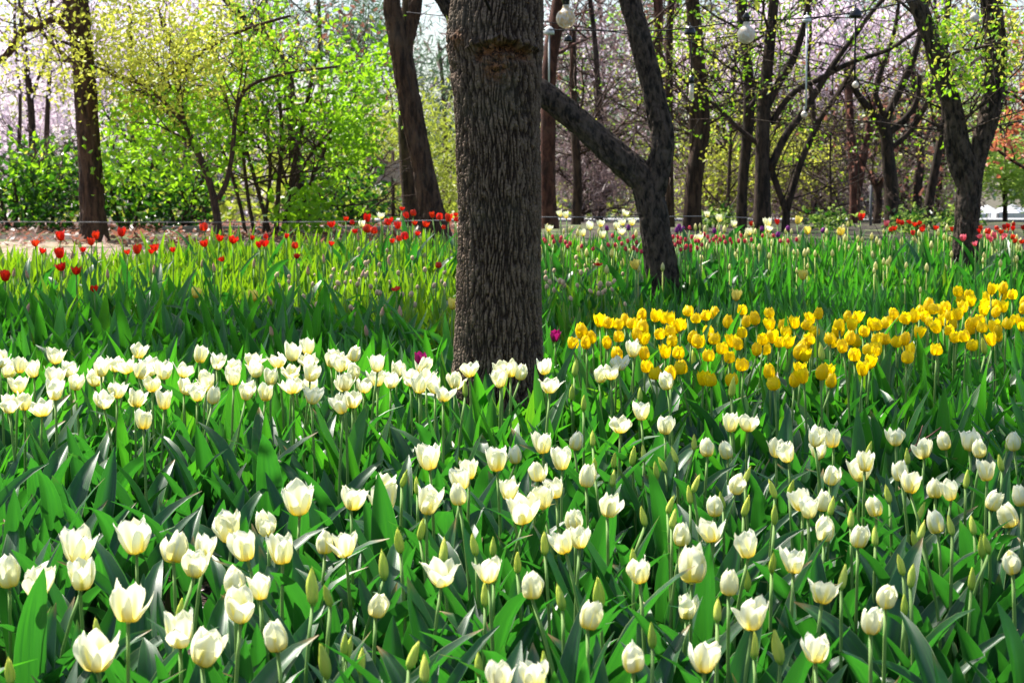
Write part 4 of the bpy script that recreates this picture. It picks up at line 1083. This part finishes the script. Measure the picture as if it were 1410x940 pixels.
far_tree('bare_shrub', 'bare mauve grey brush below the leaning limb', 'shrub', '800 255 40;840 265 40;770 230 30;860 240 30;820 220 40', 23, .8, [('mauve_twig', 3800, .13, .2, {'aspect': .09})], 215, 'twig', twigs=30, tl=.9)
far_tree('bare_shrub', 'bare mauve grey brush behind the V shaped tree', 'shrub', '1120 275 40;1160 255 40;1090 270 30;1190 275 30;1140 230 35;1050 280 30', 22.5, .8, [('mauve_twig', 4200, .13, .2, {'aspect': .09})], 216, 'twig', twigs=30, tl=.9)
far_tree('bare_shrub', 'bare pale brush between the bent trunk and slim trunk', 'shrub', '990 280 35;940 270 30;1010 270 30;970 240 30', 22.5, .8, [('mauve_twig', 2800, .13, .2, {'aspect': .09})], 217, 'twig', twigs=20, tl=.9)
far_tree('bare_shrub', 'bare grey brush behind the Y shaped tree', 'shrub', '1245 270 35;1290 255 35;1265 225 35;1220 250 30;1310 280 30', 25, .8, [('mauve_twig', 3000, .13, .2, {'aspect': .09}), ('spring_green', 420, .07, .2, {})], 218, 'twig', twigs=20, tl=.9)
far_tree('birch_tree', 'thin tree in small fresh green leaf above the slim black trunk', 'tree', '1010 60 60;960 100 50;1060 110 50;1080 40 50;1000 150 40;940 50 40', 18.8, .8, [('spring_green', 1000, .036, .12, {'cluster': 5}), ('yellow_green', 900, .036, .12, {'cluster': 4})], 241, 'twig', trunk=['1001 308 5;1004 240 5;1008 150 4;1016 40 3;1020 -30 2'], twigs=26, tl=1.0)
far_tree('pine_tree', 'dense dark green pine filling the gap behind the V shaped tree', 'tree', '1070 60 60;1180 60 60;1130 20 60;1240 60 50;1030 130 50;1110 170 50;1290 40 50;1330 150 40', 33, 1.5, [('pine_needle', 6500, .12, .22, {'aspect': .12, 'cluster': 8}), ('rust_leaf', 700, .1, .3, {})], 242, 'bark_red')
far_tree('pine_tree', 'dense dark green pine behind the dark forked tree', 'tree', '830 60 50;890 40 40;780 110 45;860 170 50;930 160 45;900 100 40;800 40 50', 33, 1.5, [('pine_needle', 5200, .12, .22, {'aspect': .12, 'cluster': 8}), ('rust_leaf', 500, .1, .3, {})], 243, 'bark_red')
far_tree('maple_tree', 'orange red maple at the right edge of the wood', 'tree', '1400 200 22;1395 165 24;1408 120 25;1400 60 25;1375 195 14;1425 150 30;1410 25 20', 19, .6, [('red_maple', 620, .06, .10, {'flat': .5})], 219, 'bark_dark', trunk=['1440 310 14;1436 230 12;1426 150 10;1412 60 7', '1430 190 6;1400 170 5;1378 180 3'])
far_tree('conifer_tree', 'light green feathery conifer under the orange maple', 'tree', '1390 225 26;1370 210 28;1405 248 18;1350 232 24;1430 235 30;1380 180 35;1340 160 35', 24, 1.2, [('light_conifer', 4600, .11, .14, {'flat': .75, 'aspect': .25})], 220, 'bark_dark', trunk=['1384 305 7;1384 250 6;1386 190 5;1384 100 4'])
for j, (x, lab) in enumerate([(1255, 'low fresh green shrub behind the scarlet tulips by Y shaped tree'), (1318, 'low green shrub just left of the two armed tree'), (1140, 'small bright green shrub at the foot of the brush'), (985, 'small yellow green shrub at the far bed edge')]):
    far_tree('low_shrub', lab, 'shrub', f'{x} 304 10;{x-15} 306 7;{x+15} 305 8', 16.5 + j * .6, (.3), [('light_conifer', 260, .05, .05, {}), ('dark_evergreen', 200, .05, .05, {})], 230 + j, 'twig', trunk=[f'{x} 312 3;{x+2} 300 2;{x} 292 2'], twigs=6, tl=.2)

# the far wood reads as one mass
Gw = []
rg = np.random.default_rng(300)
def wood(name, n, Ymin, Ymax, mat, size, zmax, lo=0.0, x0=-1, x1=1, aspect=.5, spread=.9, blobs=230):
    Yb = rg.uniform(Ymin, Ymax, blobs); Xb = rg.uniform(x0, x1, blobs) * (.42 * Yb + 3); Zb = np.minimum(g(Yb), .4) + lo + rg.uniform(0, 1, blobs) ** .9 * (zmax + 1.5)
    i = rg.integers(0, blobs, n)
    c = np.stack([Xb[i], Yb[i], Zb[i]], 1) + rg.normal(0, spread, (n, 3)) * np.array([1, 1, .8])
    c = c[c[:, 2] > g(c[:, 1])]
    qx = W0 / 2 + F0 * c[:, 0] / c[:, 1]; qy = HORIZON - F0 * (c[:, 2] - EYE) / c[:, 1]
    c = c[~((qx > 1325) & (qx < 1470) & (qy > 268))]          # the clearing where the tents stand
    V, F = card_geo(c, size, rg, 0, aspect)
    val = np.clip(.5 + .5 * noise3(c[:, 0] * .5, c[:, 1] * .5, c[:, 2] * .5) + rg.normal(0, .12, len(c)), 0, 1)
    tag(put(name, mesh(name, V, F, M[mat], np.zeros((len(V), 2)), False, attr={'rnd': np.repeat(val, 6)})), kind='stuff')
wood('far_wood', 16000, 46, 60, 'pine_needle', .42, 3.6, spread=.9, aspect=.3)
wood('far_wood_blossom', 8500, 40, 56, 'blossom', .22, 6.5, spread=.9, x0=-1.0, x1=-.25)
wood('far_wood_twigs', 11000, 38, 52, 'mauve_twig', .42, 5.0, spread=1.2, aspect=.10, x0=-.4)
wood('far_wood_undergrowth', 12000, 34, 46, 'olive_spray', .26, 1.6, spread=.5)

# --- small built things
def lathe_at(r, z, k=18):
    return tube(np.stack([np.zeros(len(z)), np.zeros(len(z)), np.asarray(z, float)], 1), r, k)
M['white_plastic'] = plain_mat('white enamel', (.78, .78, .78), .35)
M['black_plastic'] = plain_mat('black enamel', (.02, .02, .025), .25)
M['wire'] = plain_mat('galvanised wire', (.13, .13, .14), .6, .2)
M['black_cable'] = plain_mat('black cable', (.02, .02, .024), .8, spec=.2)
M['tent'] = plain_mat('white tent cloth', (.80, .81, .86), .7)
M['tarp'] = plain_mat('brown tarpaulin', (.66, .50, .40), .8, noise=.4)
M['steel'] = plain_mat('grey steel', (.12, .12, .13), .7)
M['brass'] = plain_mat('brass', (.55, .36, .14), .35, .7)
def glass_mat(name, col, tr, amber):
    m, nt = new_mat(name); n = N(nt)
    nz = n('ShaderNodeTexNoise', i_Vector=n('ShaderNodeTexCoord').outputs['Object'], i_Scale=60.0, i_Detail=3.0).outputs[0]
    d = n('ShaderNodeBsdfPrincipled', i_Roughness=.15); n.set(d.inputs['Base Color'], n.mix(n.rng(nz, .4, .6), col, amber))
    t = n('ShaderNodeBsdfTransparent'); t.inputs[0].default_value = (.95, .92, .85, 1)
    mx = n('ShaderNodeMixShader', i_0=tr); nt.links.new(d.outputs[0], mx.inputs[1]); nt.links.new(t.outputs[0], mx.inputs[2])
    o = n('ShaderNodeOutputMaterial'); nt.links.new(mx.outputs[0], o.inputs[0])
    return m
M['glass'] = glass_mat('speckled glass', (.86, .82, .78), .40, (.80, .58, .30))
M['frost'] = glass_mat('frosted glass', (.90, .85, .78), .2, (.76, .64, .50))
def cable(name, pts, rad, mat, label, cat, n=40):
    p = smooth_path(pts, n)
    V, F = tube(p, np.full(n, rad), 6)
    o = np.asarray(pts[0])
    return tag(put(name, mesh(name, V - o, F, M[mat]), None, o), label, cat)
YC = 10.3
cable('light_cable', [P(745, 41, 10.6), P(800, 42, 10.5), P(860, 43, 10.5), P(930, 41, 10.4), P(1020, 30, YC), P(1100, 26, YC), P(1180, 17, YC), P(1262, 0, YC), P(1330, -22, YC), P(1400, -50, YC)], .0034, 'black_cable', 'black festoon light cable sagging between the trees', 'cable')
cable('light_cable', [P(560, 17, 12.5), P(640, 25, 11.6), P(745, 30, 10.9), P(925, 54, 10.9), P(1030, 47, 10.9), P(1110, 30, 10.9), P(1180, 6, 10.9)], .003, 'black_cable', 'thin second cable crossing under the festoon light cable', 'cable')
cable('wire_fence', [P(-60, 305, 13.9), P(0, 305.5, 13.9), P(200, 306, 14), P(450, 305.5, 14), P(640, 303, 13.9)], .0036, 'wire', 'taut grey fence wire along the bare earth at the left', 'fence wire')
cable('wire_fence', [P(745, 299, 14), P(850, 299, 14), P(960, 298, 14.2), P(1030, 300, 14.4)], .0034, 'wire', 'taut grey fence wire behind the far tulips right of trunk', 'fence wire')
def bulb(px, py, w, Y, mat, label, cap='black_plastic', up=22):
    r = w / 2 / F0 * Y
    c = P(px, py, Y)
    root = thing('globe_bulb', c, label, 'light bulb', 'bulbs of the festoon lights')
    a = np.linspace(-1.5, 1.12, 14)
    z = list(np.sin(a) * r) + [r * 1.12, r * 1.3, r * 1.42]; rr = list(np.cos(a) * r) + [r * .34, r * .31, r * .31]
    V, F = lathe_at(np.array(rr), z, 20); put('glass', mesh('glass', V, F, M[mat]), root)
    V, F = lathe_at(np.array([.30, .34, .34, .42, .42, .16, .07]) * r, np.array([1.38, 1.4, 1.7, 1.72, 2.0, 2.35, 2.6]) * r, 14); put('socket', mesh('socket', V, F, M[cap]), root)
    V, F = tube([(0, 0, r * 1.2), (r * .1, 0, r * .4), (0, 0, -r * .25), (-r * .12, 0, r * .3)], [r * .05, r * .07, r * .09, r * .04], 5); put('filament', mesh('filament', V, F, M['brass']), root)
    V, F = tube([(0, 0, r * 2.5), (0, 0, r * 2.5 + up / F0 * Y)], [.003, .003], 5); put('cord', mesh('cord', V, F, M['black_cable']), root)
bulb(779, 26, 27, 9.9, 'glass', 'clear amber globe bulb hanging just right of the thick trunk', up=40)
bulb(1027.5, 48, 25, YC, 'frost', 'frosted globe bulb hanging from the cable before the slim black trunk', up=20)
bulb(1342, 25, 13, 10.0, 'frost', 'small white bulb with a white socket at the right edge', cap='white_plastic', up=30)
bulb(1107.5, 158, 9, 15, 'frost', 'tiny white bulb on a long drop below the white cap', cap='white_plastic', up=2)
bulb(1178, 117, 9, 15, 'frost', 'tiny white bulb on a long drop below the black cap', up=2)
def cap_lamp(px, py, w, Y, mat, label, drop=0, drop_mat='white_plastic'):
    r = w / 2 / F0 * Y; c = P(px, py, Y)
    root = thing('lamp_cap', c, label, 'lamp cap', 'domed caps on the festoon cable')
    z = np.array([-.75, -.72, -.3, .15, .5, .72, .8]) * r; rr = np.array([.1, 1.0, .97, .85, .6, .3, .05]) * r
    V, F = lathe_at(rr, z, 18); put('dome', mesh('dome', V, F, M[mat]), root)
    V, F = tube([(0, 0, r * .7), (0, 0, r * 1.3)], [r * .12, r * .1], 6); put('hanger', mesh('hanger', V, F, M[mat]), root)
    if drop:
        V, F = tube([(0, 0, -r * .7), (0, 0, -drop / F0 * Y)], [.0045, .0045], 6); put('drop_rod', mesh('drop_rod', V, F, M[drop_mat]), root)
cap_lamp(756, 42, 15, 10.6, 'white_plastic', 'white domed lamp cap with a long white rod by the trunk', 75)
cap_lamp(782, 53, 12, 10.6, 'black_plastic', 'small black domed lamp cap under the amber globe')
cap_lamp(950, 42, 16, 10.6, 'black_plastic', 'black domed lamp cap in front of the bent trunk')
cap_lamp(1178, 18, 18, YC, 'black_plastic', 'black domed lamp cap on the cable over the Y shaped tree', 92, 'black_cable')
cap_lamp(1111, 26, 13, YC + .1, 'white_plastic', 'white domed lamp cap with a long thin rod over the V shaped tree', 122)
r = thing('hanging_tube', P(952, 122, 12), 'slim hanging lamp tube before the bent trunk', 'lamp')
V, F = tube([(0, 0, -.07), (0, 0, .03)], [.014, .014], 10); put('glass', mesh('glass', V, F, M['frost']), r)
V, F = tube([(0, 0, .03), (0, 0, .075)], [.02, .012], 10); put('socket', mesh('socket', V, F, M['black_plastic']), r)
V, F = tube([(0, 0, .07), (0, 0, .32)], [.003, .003], 5); put('cord', mesh('cord', V, F, M['black_cable']), r)

# white tents beyond the wood on the right
def tent(px, py, w, Y, label):
    c = P(px, py, Y); s = w / F0 * Y; h = 12 / F0 * Y
    root = thing('tent', (c[0], c[1], float(g(c[1]))), label, 'tent', 'white tents beyond the wood')
    z0 = c[2] - float(g(c[1]))
    n = 9; V = []
    for i in range(n):
        for j in range(n):
            u, v = i / (n - 1) * 2 - 1, j / (n - 1) * 2 - 1
            V.append((u * s / 2, v * s / 2, z0 + h * (1 - max(abs(u), abs(v)) ** 1.3)))
    G2 = Geo(); G2.add(np.array(V), grid_faces(n, n))
    b = s / 2
    for q in range(4):
        a = [(-b, -b), (b, -b), (b, b), (-b, b)]; p, q2 = a[q], a[(q + 1) % 4]
        G2.add(np.array([(p[0], p[1], z0 - h * .6), (q2[0], q2[1], z0 - h * .6), (q2[0], q2[1], z0), (p[0], p[1], z0)]), np.array([[0, 1, 2, 3]]))
    put('canopy', G2.build('canopy', M['tent'], False), root)
    for x in (-.96, .96):
        for y in (-.96, .96):
            V2, F2 = tube([(x * b, y * b, -.05), (x * b, y * b, z0)], [.04, .04], 6); put('pole', mesh('pole', V2, F2, M['steel']), root)
tent(1392, 293, 50, 48, 'white peaked tent seen under the conifer at the right edge')
tent(1358, 294, 34, 52, 'smaller white tent partly behind the two armed tree')
# brown tarpaulin screen on poles behind the green bush
rt = thing('tarp_screen', P(530, 290, 22) , 'brown tarpaulin screen strung on thin poles behind the green bush', 'screen')
o0 = P(530, 290, 22)
n = 14; V = []
for i in range(n):
    for j in range(6):
        u, v = i / (n - 1), j / 5
        p = P(505 + 62 * u, 252 - (36 + 3 * math.sin(u * 9)) * v + 4 * math.sin(u * math.pi), 22) + np.array([0, .05 * math.sin(u * 14 + v * 3), 0])
        V.append(p - o0)
V = np.array(V); F = grid_faces(n, 6)
V = np.concatenate([V, V + np.array([0, .012, 0])]); F = np.concatenate([F, F[:, ::-1] + n * 6])
rim = [i * 6 for i in range(n)], [i * 6 + 5 for i in range(n)]
E = []
for line in rim:
    for a, b in zip(line[:-1], line[1:]): E.append([a, b, b + n * 6, a + n * 6])
put('cloth', mesh('cloth', V, np.concatenate([F, np.array(E)]), M['tarp']), rt)
for px in (507, 541, 566):
    a = P(px, 208, 22.03) - o0; b = np.array([a[0], a[1], 1.17 - o0[2] - .1])
    V2, F2 = tube([b, a], [.022, .018], 6); put('pole', mesh('pole', V2, F2, M['bark_brown']), rt)
V2, F2 = tube([P(1199, 308, 19) - (0, 0, .15), P(1199, 255, 19)], [.013, .012], 8)
o1 = P(1199, 308, 19)
tag(put('post', mesh('post', V2 - o1, F2, M['steel']), None, o1), 'thin grey steel post between two trunks at the bed edge', 'post')
# reddish dry twig caught between the leaves
p0 = on_bed(1248, 645, .30)
tw = [P(1248, 645, p0[1]), P(1247, 628, p0[1]), P(1262, 612, p0[1]), P(1280, 600, p0[1]), P(1296, 588, p0[1])]
out = [(smooth_path(tw, 12), np.linspace(.0035, .0018, 12)), (np.array([tw[2], tw[2] + (.01, .0, .03), tw[2] + (.015, 0, .05)]), np.array([.002, .0018, .001]))]
M['red_twig'] = plain_mat('dry red twig', (.20, .06, .04), .7, noise=.5)
G2 = Geo()
for a, b in out:
    V2, F2 = tube(a, b, 6); G2.add(V2 - p0, F2)
tag(put('twig', G2.build('twig', M['red_twig']), None, p0), 'reddish dry twig poking up among the front white tulips', 'twig')
